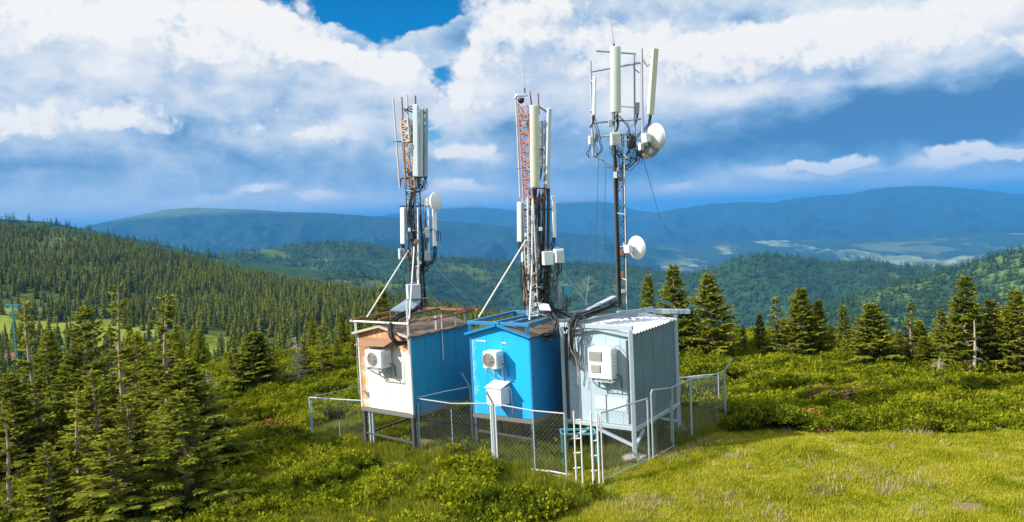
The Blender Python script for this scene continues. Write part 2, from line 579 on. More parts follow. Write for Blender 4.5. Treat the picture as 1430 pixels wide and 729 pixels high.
    w.cycles.sampling_method = 'MANUAL'; w.cycles.sample_map_resolution = 512


CLOUD_HEADS = [
    (40, 40, 170, 70, 1.0), (190, 60, 110, 50, .9), (375, 52, 70, 48, 1.0), (445, 88, 70, 44, 1.0), (520, 112, 55, 34, .95), (568, 112, 34, 26, 1.0), (300, 110, 120, 46, .85), (80, 185, 130, 26, .8), (230, 165, 120, 24, .7), (440, 193, 85, 24, .62),
    (745, 40, 105, 60, 1.0), (715, 105, 60, 46, .8), (640, 152, 50, 32, .95), (860, 120, 120, 56, .95), (650, 215, 52, 16, .78), (640, 260, 32, 10, .74), 
    (1000, 95, 150, 56, .9), (1180, 75, 170, 52, .9), (1370, 70, 170, 56, .95), (1110, 235, 68, 13, .70), (1195, 230, 45, 10, .6), (1335, 214, 46, 14, .78), (1403, 217, 18, 6, .9), (945, 262, 26, 6, .9), (450, 271, 16, 7, 1.0), (372, 263, 26, 5, .8),
]
# masses laid out by the direction they stand in (photo pixel, half widths, amount)
CLOUD_COVER = [
    (470, 6, 175, 38, -1.75), (385, 0, 70, 16, -.8), (560, 70, 50, 24, -.35), (615, 4, 90, 34, -1.2), (612, 114, 40, 24, -1.5), (560, 75, 55, 14, -.45), (560, 215, 60, 22, -.5), (600, 190, 45, 24, -.9),
    (370, 60, 90, 60, .7), (480, 120, 90, 50, .5), (565, 105, 28, 22, .6), (790, 40, 130, 60, .5), (60, 60, 300, 120, .5),
]
CLOUD_LIGHT = [
    (40, 20, 230, 60, .42), (360, 25, 75, 42, .40), (430, 70, 65, 36, .26), (510, 100, 60, 32, .20), (40, 75, 130, 30, .14), (565, 106, 34, 24, .34), (60, 178, 120, 22, .16), (440, 190, 95, 12, .26), (240, 125, 190, 26, .10), (290, 205, 140, 10, .10), (40, 245, 60, 8, .12),
    (210, 12, 70, 12, -.14), (110, 108, 140, 13, -.14), (90, 220, 160, 12, -.06),
    (0, 300, 600, 30, .10), (380, 235, 260, 22, -.04), (620, 232, 160, 30, -.04),
    (745, 25, 90, 55, .36), (650, 130, 55, 40, .34), (650, 217, 45, 9, .55), (860, 130, 110, 40, .28), (960, 40, 110, 45, .22), (1180, 40, 160, 40, .20), (1350, 30, 130, 45, .26), (1330, 90, 150, 26, .10), (990, 130, 110, 14, .22), (1200, 118, 130, 9, .14),
    (600, 66, 80, 18, -.16), (1080, 70, 50, 40, -.12), (1150, 178, 300, 36, -.38), (1440, 165, 200, 36, -.34), (930, 225, 130, 26, -.24), (640, 288, 500, 26, .20), (1150, 280, 480, 28, .24), (1090, 237, 50, 8, .42), (1340, 216, 46, 9, .75), (1200, 229, 50, 6, .26), (945, 262, 28, 6, .40), (450, 271, 18, 7, .55), (640, 262, 30, 6, .42), (375, 263, 30, 5, .3), (310, 268, 70, 7, .2),
]
build_world()
# ------------------------------------------------------------------ terrain
def gz(x, y):
    """height of the near hilltop"""
    x = np.asarray(x, float); y = np.asarray(y, float)
    l = np.maximum(0, -x - 4)
    z = -.13 - .06 * l - .0025 * np.minimum(l, 40) ** 2
    z = z + .10 * fbm(x * .16, y * .16, 3) + .035 * fbm(x * .8 + 9, y * .8, 3)
    z = z + .25 * sst(3, 14, x) * pn(x * .07 + 3, y * .1) 
    ye = 46 - 1.0 * np.maximum(0, x - 8) + 2.5 * pn(x * .08, y * .02 + 5)
    ye = np.maximum(ye, 31)
    s = y - ye
    d = np.where(s > 0, np.where(s < 30, s * s / 60 * .55, (s - 15) * .55), 0)
    z = z - np.minimum(d, 60 + .02 * np.maximum(s, 0))
    return z


def grid_faces(nx, ny):
    i = np.arange(nx - 1)[:, None] * ny + np.arange(ny - 1)[None, :]
    return np.stack([i, i + ny, i + ny + 1, i + 1], -1).reshape(-1, 4)


def mat_ground():
    m, t, out = new_mat('hilltop_ground')
    pos = t('ShaderNodeNewGeometry').outputs['Position']
    n1 = t.noise(pos, .35, 5, .6); n2 = t.noise(pos, 2.2, 5, .65); n3 = t.noise(pos, 14, 4, .7)
    c = t.mix(t.rng(n1, .35, .65), (.14, .17, .018), (.20, .21, .03))
    c = t.mix(t.rng(n2, .42, .68, 0, .6), c, (.09, .12, .014))
    c = t.mix(t.rng(n3, .5, .72, 0, .45), c, (.17, .15, .06))
    soil = t('ShaderNodeAttribute', attribute_name='soil').outputs['Fac']
    sc = t.mix(n3, (.12, .085, .045), (.30, .22, .12))
    c = t.mix(t.rng(t.math('ADD', soil, t.math('MULTIPLY', t.math('SUBTRACT', n3, .5), 1.2)), .5, .9), c, sc)
    bsdf(t, out, c, .95, bump=t.math('ADD', n2, n3), bstr=.6, bdist=.05, spec=.1)
    return m


SOIL = [(519, 648, .3), (545, 650, .4), (1018, 637, .42), (1240, 685, .5), (1350, 707, .5), (1290, 718, .35), (922, 703, .3), (1075, 708, .3), (590, 617, .5), (880, 642, .4), (1150, 690, .25), (380, 610, .4)]


def ground_hit(px, py):
    """world point where a photo pixel meets the hilltop"""
    d = ray(px, py); k = 5.0
    for i in range(4000):
        p = CAMP + d * k
        if p[2] < gz(p[0], p[1]): return p
        k += .02 + k * .0008
    return CAMP + d * k


SOILW = [(*ground_hit(px, py)[:2], r) for px, py, r in SOIL]


def soil_amt(x, y):
    s = np.zeros(np.shape(x))
    for (a, b, r) in SOILW: s = np.maximum(s, np.exp(-(((x - a) / (r * 1.3)) ** 2 + ((y - b) / (r * 1.0)) ** 2)))
    return s


def build_ground():
    xs = np.concatenate([-np.geomspace(95, 26, 40)[:-1], np.linspace(-26, 26, 260), np.geomspace(26, 120, 45)[1:]])
    ys = np.concatenate([np.linspace(-14, 14, 40)[:-1], np.linspace(14, 46, 190), np.geomspace(46, 235, 70)[1:]])
    X, Y = np.meshgrid(xs, ys, indexing='ij')
    Z = gz(X, Y)
    me = np_mesh('ground', np.stack([X, Y, Z], -1).reshape(-1, 3), grid_faces(len(xs), len(ys)), mat_ground(), True, dict(soil=soil_amt(X, Y).ravel()))
    tag(link('ground', me), kind='structure')


def terr_mat(name, forest, meadow, field, mscale, mthr, fscale=0.0, fthr=2.0, crest=None, crestcol=(.13, .12, .06), tex=.02):
    m, t, out = new_mat(name)
    pos = t('ShaderNodeNewGeometry').outputs['Position']
    n = t.noise(pos, mscale, 6, .6, .3)
    ft = t.noise(pos, tex, 4, .75)
    c = t.mix(t.rng(ft, .35, .65), tuple(v * .75 for v in forest), tuple(v * 1.3 for v in forest))
    c = t.mix(t.rng(n, mthr, mthr + .05), c, meadow)
    if fthr < 1:
        k = t.noise(t.mapping(pos, (1, .28, 1)), fscale, 5, .62, .4)
        vo = t('ShaderNodeTexVoronoi', {'Vector': pos, 'Scale': fscale * 5}).outputs['Color']
        fc = t.mix(t.rng(t('ShaderNodeSeparateColor', {0: vo}).outputs[0], .2, .8), field, tuple(v * .45 for v in field))
        c = t.mix(t.rng(k, fthr, fthr + .06), c, fc)
    if crest is not None:
        z = t('ShaderNodeSeparateXYZ', {0: pos}).outputs[2]
        zz = t.math('ADD', z, t.math('MULTIPLY', t.math('SUBTRACT', n, .5), crest[1] * 3.2))
        c = t.mix(t.rng(zz, crest[0], crest[0] + crest[1]), c, crestcol)
    b = bsdf(t, out, c, .95, bump=ft, bstr=.5, bdist=.15 / tex * .05, spec=.05)
    return m


RIDGES = {}


def ridge(name, sky, yc, y0, y1, zb0, zb1, mat, nt=260, ny=120, gul=(0, 500), lift=0.0, t_pad=0.0, prof=1.25, crest_noise=0, rough=0.0):
    """sky: photo pixels along the crest; yc its distance (one number or one per pixel)"""
    yc = np.full(len(sky), yc, float) if np.isscalar(yc) else np.asarray(yc, float)
    P = np.array([at(px, py, d) for (px, py), d in zip(sky, yc)])
    tt = P[:, 0] / P[:, 1]
    t = np.linspace(tt[0] - t_pad, tt[-1] + t_pad, nt)

    def smooth(v):
        k = max(3, nt // 60) | 1
        w = np.hanning(k + 2)[1:-1]; w /= w.sum()
        return np.convolve(np.pad(v, k // 2, mode='edge'), w, 'valid')
    zr = smooth(np.interp(t, tt, P[:, 2])) + lift; yr = smooth(np.interp(t, tt, yc))
    zr = zr + crest_noise * fbm(t * 60 + 3, t * 0, 4)
    u = np.linspace(0, 1, ny)
    nf = int(ny * .68)
    a = np.linspace(0, 1, nf) ** .9
    b = np.linspace(0, 1, ny - nf + 1)[1:]
    Yf = y0 + (yr[:, None] - y0) * a[None]
    Yb = yr[:, None] + (y1 - yr[:, None]) * b[None]
    Y = np.concatenate([Yf, Yb], 1)
    s = np.concatenate([1 - a, b])[None] * np.ones((nt, 1))
    isb = np.concatenate([np.zeros(nf), np.ones(ny - nf)])[None] > .5
    zb = np.where(isb, zb1, zb0)
    Z = zr[:, None] - (zr[:, None] - zb) * (np.sin(np.clip(s, 0, 1) * PI / 2) ** prof)
    X = t[:, None] * Y
    if gul[0]:
        env = sst(0.0, .35, s) * (1 - .5 * sst(.7, 1, s))
        Z = Z - gul[0] * env * (1.6 - ridged(X / gul[1], Y / gul[1] * .7, 4, .5)) 
    if rough: Z = Z + rough * fbm(X / (gul[1] * .12), Y / (gul[1] * .12), 3) * sst(0, .1, s)
    me = np_mesh(name, np.stack([X, Y, Z], -1).reshape(-1, 3), grid_faces(nt, ny), mat, True)
    o = tag(link(name, me), kind='structure')
    RIDGES.setdefault(name, []).append((t, Y, Z))
    return (t, Y, Z)


def sample_ridge(R, n, rng, front_only=True):
    """random points on a ridge surface, uniform over ground area"""
    t, Y, Z = R
    nt, ny = Y.shape
    out = []
    while sum(len(o) for o in out) < n:
        m = n * 3
        ti = rng.random(m) * (nt - 1.001); yi = rng.random(m) * (ny - 1.001)
        i = ti.astype(int); j = yi.astype(int); fi = ti - i; fj = yi - j

        def bil(A): return (A[i, j] * (1 - fi) + A[i + 1, j] * fi) * (1 - fj) + (A[i, j + 1] * (1 - fi) + A[i + 1, j + 1] * fi) * fj
        y = bil(Y); z = bil(Z); tv = t[i] + (t[1] - t[0]) * fi
        w = (Y[i, j + 1] - Y[i, j]) * y
        keep = rng.random(m) < w / w.max()
        out.append(np.stack([tv * y, y, z], -1)[keep])
    return np.concatenate(out)[:n]


build_ground()
FOREST = (.022, .046, .016)
MEADOW = (.115, .15, .03)
M_HILL, t_, out_ = new_mat('hillside_meadow')
_pos = t_('ShaderNodeNewGeometry').outputs['Position']
_n = t_.noise(_pos, .012, 6, .6, .3); _f = t_.noise(_pos, .09, 5, .7)
_md = t_('ShaderNodeAttribute', attribute_name='mead').outputs['Fac']
_c = t_.mix(t_.rng(_f, .35, .65), (.045, .07, .016), (.085, .115, .02))
_c = t_.mix(t_.rng(t_.math('ADD', _md, t_.math('MULTIPLY', t_.math('SUBTRACT', _n, .5), .9)), .25, .5), _c, t_.mix(t_.rng(_f, .3, .7), (.14, .175, .018), (.22, .25, .03)))
bsdf(t_, out_, _c, .95, bump=_f, bstr=.5, bdist=.4, spec=.05)
M_MID = terr_mat('forested_hill', (.026, .058, .018), (.085, .125, .032), None, .0024, .58, tex=.03)
M_SLOPE = terr_mat('green_slope', (.038, .075, .018), (.12, .175, .03), None, .0032, .47, tex=.03)
M_FAR = terr_mat('far_mountain', (.014, .036, .024), (.06, .10, .045), None, .0006, .60, crest=(120, 60), crestcol=(.09, .125, .055), tex=.004)
M_FAR2 = terr_mat('far_mountain_forest', (.012, .032, .026), (.045, .07, .045), None, .0004, .62, crest=(165, 60), crestcol=(.20, .19, .13), tex=.003)
M_VAL = terr_mat('valley', (.022, .048, .022), (.10, .13, .05), (.27, .31, .15), .0009, .55, .0013, .56, tex=.006)

# left hillside with its spruces
R_F = ridge('hillside', [(-140, 296), (-60, 306), (0, 315), (40, 318), (100, 326), (150, 335), (200, 348), (250, 360), (300, 372), (350, 385), (400, 395), (450, 403), (500, 412), (560, 424), (640, 440), (720, 455), (800, 468)],
            [1000, 1000, 1000, 1000, 980, 950, 920, 900, 880, 850, 820, 800, 780, 760, 720, 680, 640], 205, 1500, -52, -190, M_HILL, 300, 150, (5, 160), prof=1.0, rough=1.2)
R_G = ridge('hills', [(-140, 300), (0, 306), (60, 309), (110, 318), (150, 326), (200, 336), (250, 347), (300, 358), (350, 367), (420, 375), (500, 385), (600, 400)], 1750, 1150, 2300, -230, -420, M_MID, 160, 80, (18, 300))
R_C = ridge('hills', [(180, 372), (250, 362), (320, 354), (380, 347), (420, 341), (470, 338), (510, 339), (540, 346), (570, 354), (620, 361), (700, 364), (800, 367), (880, 372), (960, 384), (1040, 396)],
            [2700, 2750, 2800, 2900, 3000, 3000, 3000, 2950, 2900, 2900, 3000, 3000, 3000, 3000, 3000], 1500, 4200, -430, -520, M_MID, 260, 130, (45, 520))
R_D = ridge('hills', [(900, 410), (950, 392), (990, 376), (1015, 366), (1045, 357), (1075, 355), (1110, 358), (1150, 365), (1210, 363), (1250, 370), (1300, 373), (1370, 372), (1450, 370), (1540, 366)],
            2600, 1300, 3700, -470, -520, M_MID, 220, 120, (38, 420))
R_E = ridge('hills', [(960, 520), (1050, 480), (1120, 448), (1180, 420), (1230, 404), (1290, 389), (1340, 376), (1380, 361), (1420, 351), (1480, 342), (1600, 330)],
            [1300, 1400, 1500, 1550, 1600, 1650, 1700, 1700, 1700, 1700, 1700], 650, 2300, -330, -430, M_SLOPE, 220, 120, (24, 330))
# valley with fields, and the ranges beyond
R_V = ridge('valley', [(-300, 355), (0, 352), (300, 352), (700, 352), (900, 345), (1000, 338), (1150, 334), (1300, 330), (1500, 322), (1700, 320)], 9500, 3300, 13500, -560, -560, M_VAL, 300, 170, (150, 1900), prof=.8, rough=14)
ridge('mountains', [(-200, 352), (0, 338), (60, 328), (110, 319), (150, 309), (190, 301), (230, 293), (265, 290), (300, 291), (340, 292), (400, 296), (450, 297), (490, 300), (540, 303), (600, 307), (660, 311), (720, 317), (790, 324), (860, 334), (960, 350)],
      9000, 5200, 12500, -520, -500, M_FAR, 420, 200, (250, 1150), crest_noise=3.0, rough=16)
ridge('mountains', [(400, 318), (520, 303), (590, 294), (630, 289), (660, 287), (690, 291), (730, 295), (760, 287), (790, 280), (830, 278), (860, 285), (890, 294), (940, 300), (1020, 310)],
      15500, 12300, 19000, -450, -500, M_FAR2, 240, 130, (300, 1500), crest_noise=8, rough=20)
ridge('mountains', [(820, 318), (870, 306), (910, 298), (950, 291), (990, 285), (1040, 282), (1080, 283), (1110, 277), (1150, 273), (1190, 271), (1215, 264), (1250, 260), (1300, 259), (1340, 262), (1380, 266), (1430, 272), (1500, 270), (1650, 280)],
      14500, 9800, 19000, -430, -500, M_FAR2, 420, 200, (340, 1500), crest_noise=11, rough=22)

# one sheet under everything out to the horizon
me = np_mesh('terrain', [(-70000, -4000, -640), (70000, -4000, -640), (70000, 60000, -640), (-70000, 60000, -640)], np.array([[0, 1, 2, 3]]), M_VAL)
tag(link('terrain', me), kind='structure')


def build_haze():
    m, t, out = new_mat('haze_air')
    v = t('ShaderNodeVolumePrincipled', {'Color': HAZE_COL, 'Density': HAZE_DENS, 'Anisotropy': .0})
    t.l.new(v.outputs[0], out.inputs['Volume'])
    lo = (-72000, -4500, -642); hi = (72000, 62000, 420)
    b = MB().box(np.add(lo, hi) / 2, np.subtract(hi, lo))
    o = b.build('haze', m)
    tag(o, kind='stuff')


if HAZE_DENS > 0: build_haze()
# ------------------------------------------------------------------ vegetation
def rhombi(B, T, Wd, v):
    """thin leaf-sized rhombi from B to T (n,3), half width vector Wd, value v"""
    n = len(B)
    M = B * .55 + T * .45
    V = np.stack([B, M + Wd, T, M - Wd], 1).reshape(-1, 3)
    Fq = np.arange(n * 4).reshape(-1, 4)
    return V, Fq, np.repeat(v, 4)


def spruce(seed, H, R, twig=.06, sparse=.0, low=.05, droop=.32, wid=.055, whorl=.25, lean=.03, power=.85, dead_low=0.0, nbr=(3, 5)):
    rg = np.random.default_rng(seed)
    tr = MB()
    n = 10
    hs = np.linspace(-.25, H, n)
    ph = rg.random(2) * 6
    wob = lambda h: np.stack([lean * h * np.cos(ph[0]) + .03 * np.sin(h * 1.3 + ph[0]), lean * h * np.sin(ph[0]) + .03 * np.cos(h * 1.1 + ph[1])], -1)
    pts = np.concatenate([wob(hs), hs[:, None]], 1)
    r0 = .009 * H + .018
    tr.tube(pts, r0 * (1 - np.clip(hs, 0, H) / H) ** .9 + .012, 7)
    Bs, Ts, Ws, vs_ = [], [], [], []
    h = low * H
    while h < H - .03:
        f = h / H
        nb = rg.integers(*nbr)
        a0 = rg.random() * 6.28
        for k in range(nb):
            a = a0 + k * 6.283 / nb + rg.normal() * .25
            hh = h + rg.normal() * .05
            L = R * (1 - f) ** power * rg.uniform(.5, 1.15) + .07
            skip = rg.random()
            d = np.array([math.cos(a), math.sin(a), 0.0]); sd = np.array([-d[1], d[0], 0])
            e = -droop * (1 - f) + .55 * f + rg.normal() * .1
            o = np.array([*wob(np.array(hh)), hh])
            dead = skip < sparse * (.35 + .65 * f) or rg.random() < dead_low * (1 - f) ** 2
            if dead: L *= rg.uniform(.25, .8)

            def P(s): 
                s = np.asarray(s)[..., None]
                return o + d * L * s + np.array([0, 0, 1]) * (e * L * s + .22 * L * s * s)
            if L > .28: tr.tube(P(np.linspace(0, .92, 4)), np.array([.016, .012, .008, .004]) * (.6 + .5 * L), 3, cap=False)
            if dead: continue
            s = np.arange(rg.uniform(.16, .38), 1.0, twig / L)
            s = np.clip(np.concatenate([s, s, [1, 1, .97]]) + rg.normal(size=2 * len(s) + 3) * .02, .05, 1)
            m = len(s)
            side = np.concatenate([np.ones((m - 3) // 2), -np.ones((m - 3) // 2), [0, .3, -.3]])
            ang = rg.uniform(.7, 1.15, m) * np.sign(side) * (np.abs(side) > 0) * np.where(np.abs(side) < 1, .3, 1)
            tl = (.34 * L * (1 - s) ** .7 + .11) * rg.uniform(.65, 1.25, m)
            tl = np.minimum(tl, .42)
            dv = d[None] * np.cos(ang)[:, None] + sd[None] * np.sin(ang)[:, None]
            dv[:, 2] += rg.normal(size=m) * .22 - .12 + e * .6
            B = P(s); T = B + dv * tl[:, None]
            w = np.cross(dv, np.array([0, 0, 1.0])); w /= np.linalg.norm(w, axis=1)[:, None] + 1e-9
            roll = rg.normal(size=m) * .6
            w = w * np.cos(roll)[:, None] + np.array([0, 0, 1.0]) * np.sin(roll)[:, None]
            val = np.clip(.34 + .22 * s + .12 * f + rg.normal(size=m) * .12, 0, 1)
            Bs.append(B); Ts.append(T); Ws.append(w * wid * (.6 + tl * 1.6)[:, None]); vs_.append(val)
            # hanging side sprays
            k2 = rg.random(m) < .55
            if k2.any():
                T2 = B[k2] + dv[k2] * tl[k2, None] * .7 + np.array([0, 0, -1]) * tl[k2, None] * .35
                w2 = np.cross(dv[k2], rg.normal(size=(k2.sum(), 3))); w2 /= np.linalg.norm(w2, axis=1)[:, None] + 1e-9
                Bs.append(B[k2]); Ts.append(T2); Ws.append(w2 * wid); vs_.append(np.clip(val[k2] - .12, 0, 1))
        h += .62 * whorl * (1.15 - .55 * f) * rg.uniform(.4, 1.5)
    # leader
    top = np.array([*wob(np.array(H)), H])
    m = 14
    dv = rg.normal(size=(m, 3)) * .10 + np.array([0, 0, .2]); B = top - np.array([0, 0, 1]) * rg.random((m, 1)) * .45; 
    Bs.append(B); Ts.append(B + dv); Ws.append(rg.normal(size=(m, 3)) * .012); vs_.append(np.full(m, .6))
    V, Fq, v = rhombi(np.concatenate(Bs), np.concatenate(Ts), np.concatenate(Ws), np.concatenate(vs_))
    return tr, V, Fq, v


def bark_mat(name, a, b):
    m, t, out = new_mat(name)
    co = t('ShaderNodeTexCoord').outputs['Object']
    n = t.noise(t.mapping(co, (1, 1, .25)), 22, 5, .65)
    bsdf(t, out, t.mix(t.rng(n, .35, .65), a, b), .9, bump=n, bstr=.5, bdist=.01, spec=.1)
    return m


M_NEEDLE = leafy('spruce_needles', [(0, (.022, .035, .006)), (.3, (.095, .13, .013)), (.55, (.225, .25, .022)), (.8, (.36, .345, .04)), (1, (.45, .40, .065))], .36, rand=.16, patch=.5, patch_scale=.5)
M_NEEDLE_D = leafy('spruce_needles_dark', [(0, (.008, .016, .006)), (.35, (.020, .040, .011)), (.65, (.055, .085, .018)), (1, (.12, .14, .028))], .22, rand=.16, patch=.5, patch_scale=.5)
M_BARK = bark_mat('spruce_bark', (.24, .17, .115), (.46, .36, .26))
M_DEADBARK = bark_mat('dead_spruce_bark', (.30, .25, .20), (.50, .44, .37))
TREES = {}


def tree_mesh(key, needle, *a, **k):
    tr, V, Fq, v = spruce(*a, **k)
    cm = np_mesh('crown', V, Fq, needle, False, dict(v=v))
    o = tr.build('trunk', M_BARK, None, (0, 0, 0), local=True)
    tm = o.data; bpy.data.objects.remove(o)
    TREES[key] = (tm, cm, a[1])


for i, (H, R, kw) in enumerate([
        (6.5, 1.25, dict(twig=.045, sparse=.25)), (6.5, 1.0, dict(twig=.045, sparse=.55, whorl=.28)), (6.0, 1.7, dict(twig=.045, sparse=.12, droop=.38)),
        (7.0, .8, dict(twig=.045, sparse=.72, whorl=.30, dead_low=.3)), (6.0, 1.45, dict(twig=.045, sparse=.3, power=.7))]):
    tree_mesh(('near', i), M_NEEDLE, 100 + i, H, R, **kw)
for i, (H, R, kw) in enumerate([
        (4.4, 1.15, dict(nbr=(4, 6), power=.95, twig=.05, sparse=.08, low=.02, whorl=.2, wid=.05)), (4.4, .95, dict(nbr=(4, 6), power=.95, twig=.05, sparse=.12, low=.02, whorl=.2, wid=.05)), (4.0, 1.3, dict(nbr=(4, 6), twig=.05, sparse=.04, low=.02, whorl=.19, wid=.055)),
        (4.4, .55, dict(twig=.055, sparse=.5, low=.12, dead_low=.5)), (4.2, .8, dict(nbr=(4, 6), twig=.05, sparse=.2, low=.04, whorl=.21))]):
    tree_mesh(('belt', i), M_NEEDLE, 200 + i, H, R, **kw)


def place_tree(key, px, D, top, label, wide=1.0, group=None, mat=None, rz=None, name='spruce_tree', cat='spruce tree'):
    tm, cm, H0 = TREES[key]
    p = at(px, top, D)
    z = float(gz(p[0], D))
    # the camera leans a little, so the foot stands under the top in the world
    s = (p[2] - z) / H0
    o = empty(name, (p[0], D, z), random.random() * 6.28 if rz is None else rz, label, cat, group)
    k_ = 1.5 if key[0] == 'belt' else 1.45
    o.scale = (s * wide * k_, s * wide * k_, s)
    link('trunk', tm, o)
    link('crown', cm, o)
    return o


G_L = 'spruces on the slope left of the huts'
for a in [
    (('near', 3), 43, 30, 420, 'tall thin spruce with bare pale trunk above the red roof', 1.0),
    (('near', 4), 112, 30, 432, 'bushy topped spruce between two thinner bare topped spruces', .9),
    (('near', 3), 155, 28, 398, 'spruce with the highest top of the left slope, bare trunk and small tuft', 1.0),
    (('near', 1), 219, 26, 412, 'spruce with long bright bare trunk beside the teal lift pylon', 1.1),
    (('near', 0), 128, 23, 520, 'spruce in the left corner with pale trunk and thin hanging branches', 1.25),
    (('near', 2), 268, 25, 505, 'broad full spruce whose long branches reach toward the red dead shrubs', 1.5),
    (('near', 1), 98, 21.5, 545, 'sparse half bare spruce standing in front at the lower left', 1.2),
    (('near', 4), 175, 22.5, 556, 'dense low spruce at the bottom of the picture, left of the broad one', 1.3),
    (('near', 3), 4, 22, 560, 'spruce cut by the left edge with bare lower trunk', 1.2),
    (('near', 2), 20, 29, 524, 'dark shaded spruce below the red roof', 1.25),
    (('near', 0), 62, 34, 470, 'slim dark spruce right of the red roof', 1.0),
    (('near', 2), 92, 33, 505, 'dark round crowned spruce filling the shade at left', 1.3),
    (('near', 4), 185, 33, 470, 'mid height spruce behind the tall bare topped ones', 1.0),
    (('near', 0), 243, 34, 492, 'spruce just right of the long bare trunk, yellowish top', 1.0),
    (('near', 2), 205, 29, 520, 'full spruce with deep shade beneath, in the middle of the left slope', 1.2),
    (('near', 2), 285, 32, 530, 'low wide spruce behind the broad full one', 1.1),
    (('near', 2), 252, 20.8, 548, 'big bushy spruce at the bottom edge, in front of the broad full one', 1.25),
    (('near', 4), 158, 20.2, 600, 'leafy low spruce cut by the bottom edge in the left corner group', 1.5),
    (('near', 0), 66, 20.4, 622, 'small bright spruce cut by the bottom edge, second from the left edge', 1.5),
    (('near', 0), -62, 27, 470, 'spruce mostly outside the left edge', 1.2),
    (('belt', 2), 355, 38, 466, 'wide conical spruce standing alone left of the dead grey tree', 1.35),
    (('belt', 3), 447, 41, 457, 'thin spruce with bare stem left of the rusty hut', 1.2),
    (('belt', 4), 424, 40, 476, 'small spruce right behind the dead grey tree', 1.0),
    (('belt', 1), 470, 43, 474, 'short spruce close to the left fence corner', 1.0),
    (('belt', 4), 495, 44, 468, 'short spruce half hidden by the rusty hut', 1.0),
    (('belt', 1), 530, 42, 401, 'yellowish spruce top rising behind the rusty hut roof', .8),
    (('belt', 4), 320, 44, 492, 'small dark spruce left of the wide conical one', 1.0),
    (('belt', 2), 392, 46, 498, 'low dark spruce between conical spruce and dead grey tree', 1.2),
]:
    place_tree(*a[:5], wide=a[5], group=G_L)

G_R = 'spruces along the edge behind the juniper belt'
for a in [
    (('belt', 1), 903, 39, 386, 'narrow spruce beside the lower white dish', .75),
    (('belt', 0), 940, 38, 372, 'tall spruce directly behind the white T shaped post', .9),
    (('belt', 0), 991, 37, 384, 'broad tall spruce just right of the pale blue hut', 1.15),
    (('belt', 4), 1036, 38, 455, 'little spruce at the foot of the broad tall one', .9),
    (('belt', 4), 1060, 38, 440, 'small dense spruce left of the thin see-through one', .9),
    (('belt', 3), 1081, 37, 417, 'thin see-through spruce with bare stem over the juniper', 1.2),
    (('belt', 2), 1122, 36, 404, 'double topped dense spruce in the middle of the right row', .85),
    (('belt', 0), 1140, 36.5, 420, 'lower twin leaning on the double topped spruce', .9),
    (('belt', 1), 1178, 35.5, 427, 'slender spruce right of the double topped one', .85),
    (('belt', 2), 1215, 34.5, 424, 'wide spruce with skirt reaching the juniper', 1.1),
    (('belt', 3), 1270, 34, 425, 'lean sparse spruce with pale stem in a gap of the row', 1.1),
    (('belt', 4), 1314, 33, 433, 'mid sized spruce left of the tallest right hand spruce', .9),
    (('belt', 0), 1345, 32, 387, 'tallest spruce of the right row', .95),
    (('belt', 2), 1290, 33.5, 470, 'low bushy spruce between sparse and mid sized spruces', 1.0),
    (('belt', 4), 1388, 32, 420, 'spruce with bare tip right of the grey dead trunk', 1.1),
    (('belt', 0), 1424, 31, 407, 'dense spruce cut by the right edge', 1.0),
    (('belt', 1), 1405, 32, 450, 'short spruce squeezed in before the right edge', 1.1),
    (('belt', 0), 1470, 31, 400, 'spruce just outside the right edge', 1.0),
    (('belt', 4), 1100, 38, 470, 'low spruce filling the foot of the row, left of the double topped one', 1.1),
    (('belt', 2), 960, 40, 440, 'shaded spruce between the two tall ones by the hut', 1.2),
    (('belt', 2), 1375, 33.5, 480, 'dark low spruce behind the grey dead trunk', 1.1),
    (('belt', 4), 1195, 36.5, 470, 'dark short spruce in the shade of the slender one', 1.0),
    (('belt', 1), 1242, 35, 480, 'small spruce at the right skirt of the wide one', .9),
    (('belt', 0), 1020, 40, 470, 'shaded spruce right behind the little one beside the broad tall spruce', 1.0),
    (('belt', 2), 1095, 38.5, 446, 'bluish low spruce behind the thin see-through one', 1.1),
    (('belt', 1), 1160, 37.5, 455, 'dark spruce behind the slender one, left half covered by the double topped one', 1.1),
    (('belt', 0), 1255, 36, 462, 'spruce rising in the gap left of the lean sparse one', .9),
    (('belt', 2), 1282, 35, 448, 'fuller spruce just right of the lean sparse one', .9),
    (('belt', 1), 1330, 34, 440, 'spruce on the left flank of the tallest right hand one', 1.0),
    (('belt', 0), 1362, 34, 425, 'spruce on the right flank of the tallest right hand one', .9),
    (('belt', 2), 1402, 33.5, 428, 'spruce filling the gap before the dense one at the right edge', .9),
    (('belt', 4), 1438, 32, 430, 'spruce at the very right edge, lower than its neighbour', 1.1),
    (('belt', 2), 1045, 39.5, 476, 'squat spruce in the gap behind the small dense one', 1.0),
    (('belt', 0), 1205, 36, 440, 'spruce on the left skirt of the wide one', .8),
    (('belt', 4), 1010, 39, 462, 'small shaded spruce at the right flank of the broad tall one', 1.0),
]:
    place_tree(*a[:5], wide=a[5], group=G_R)


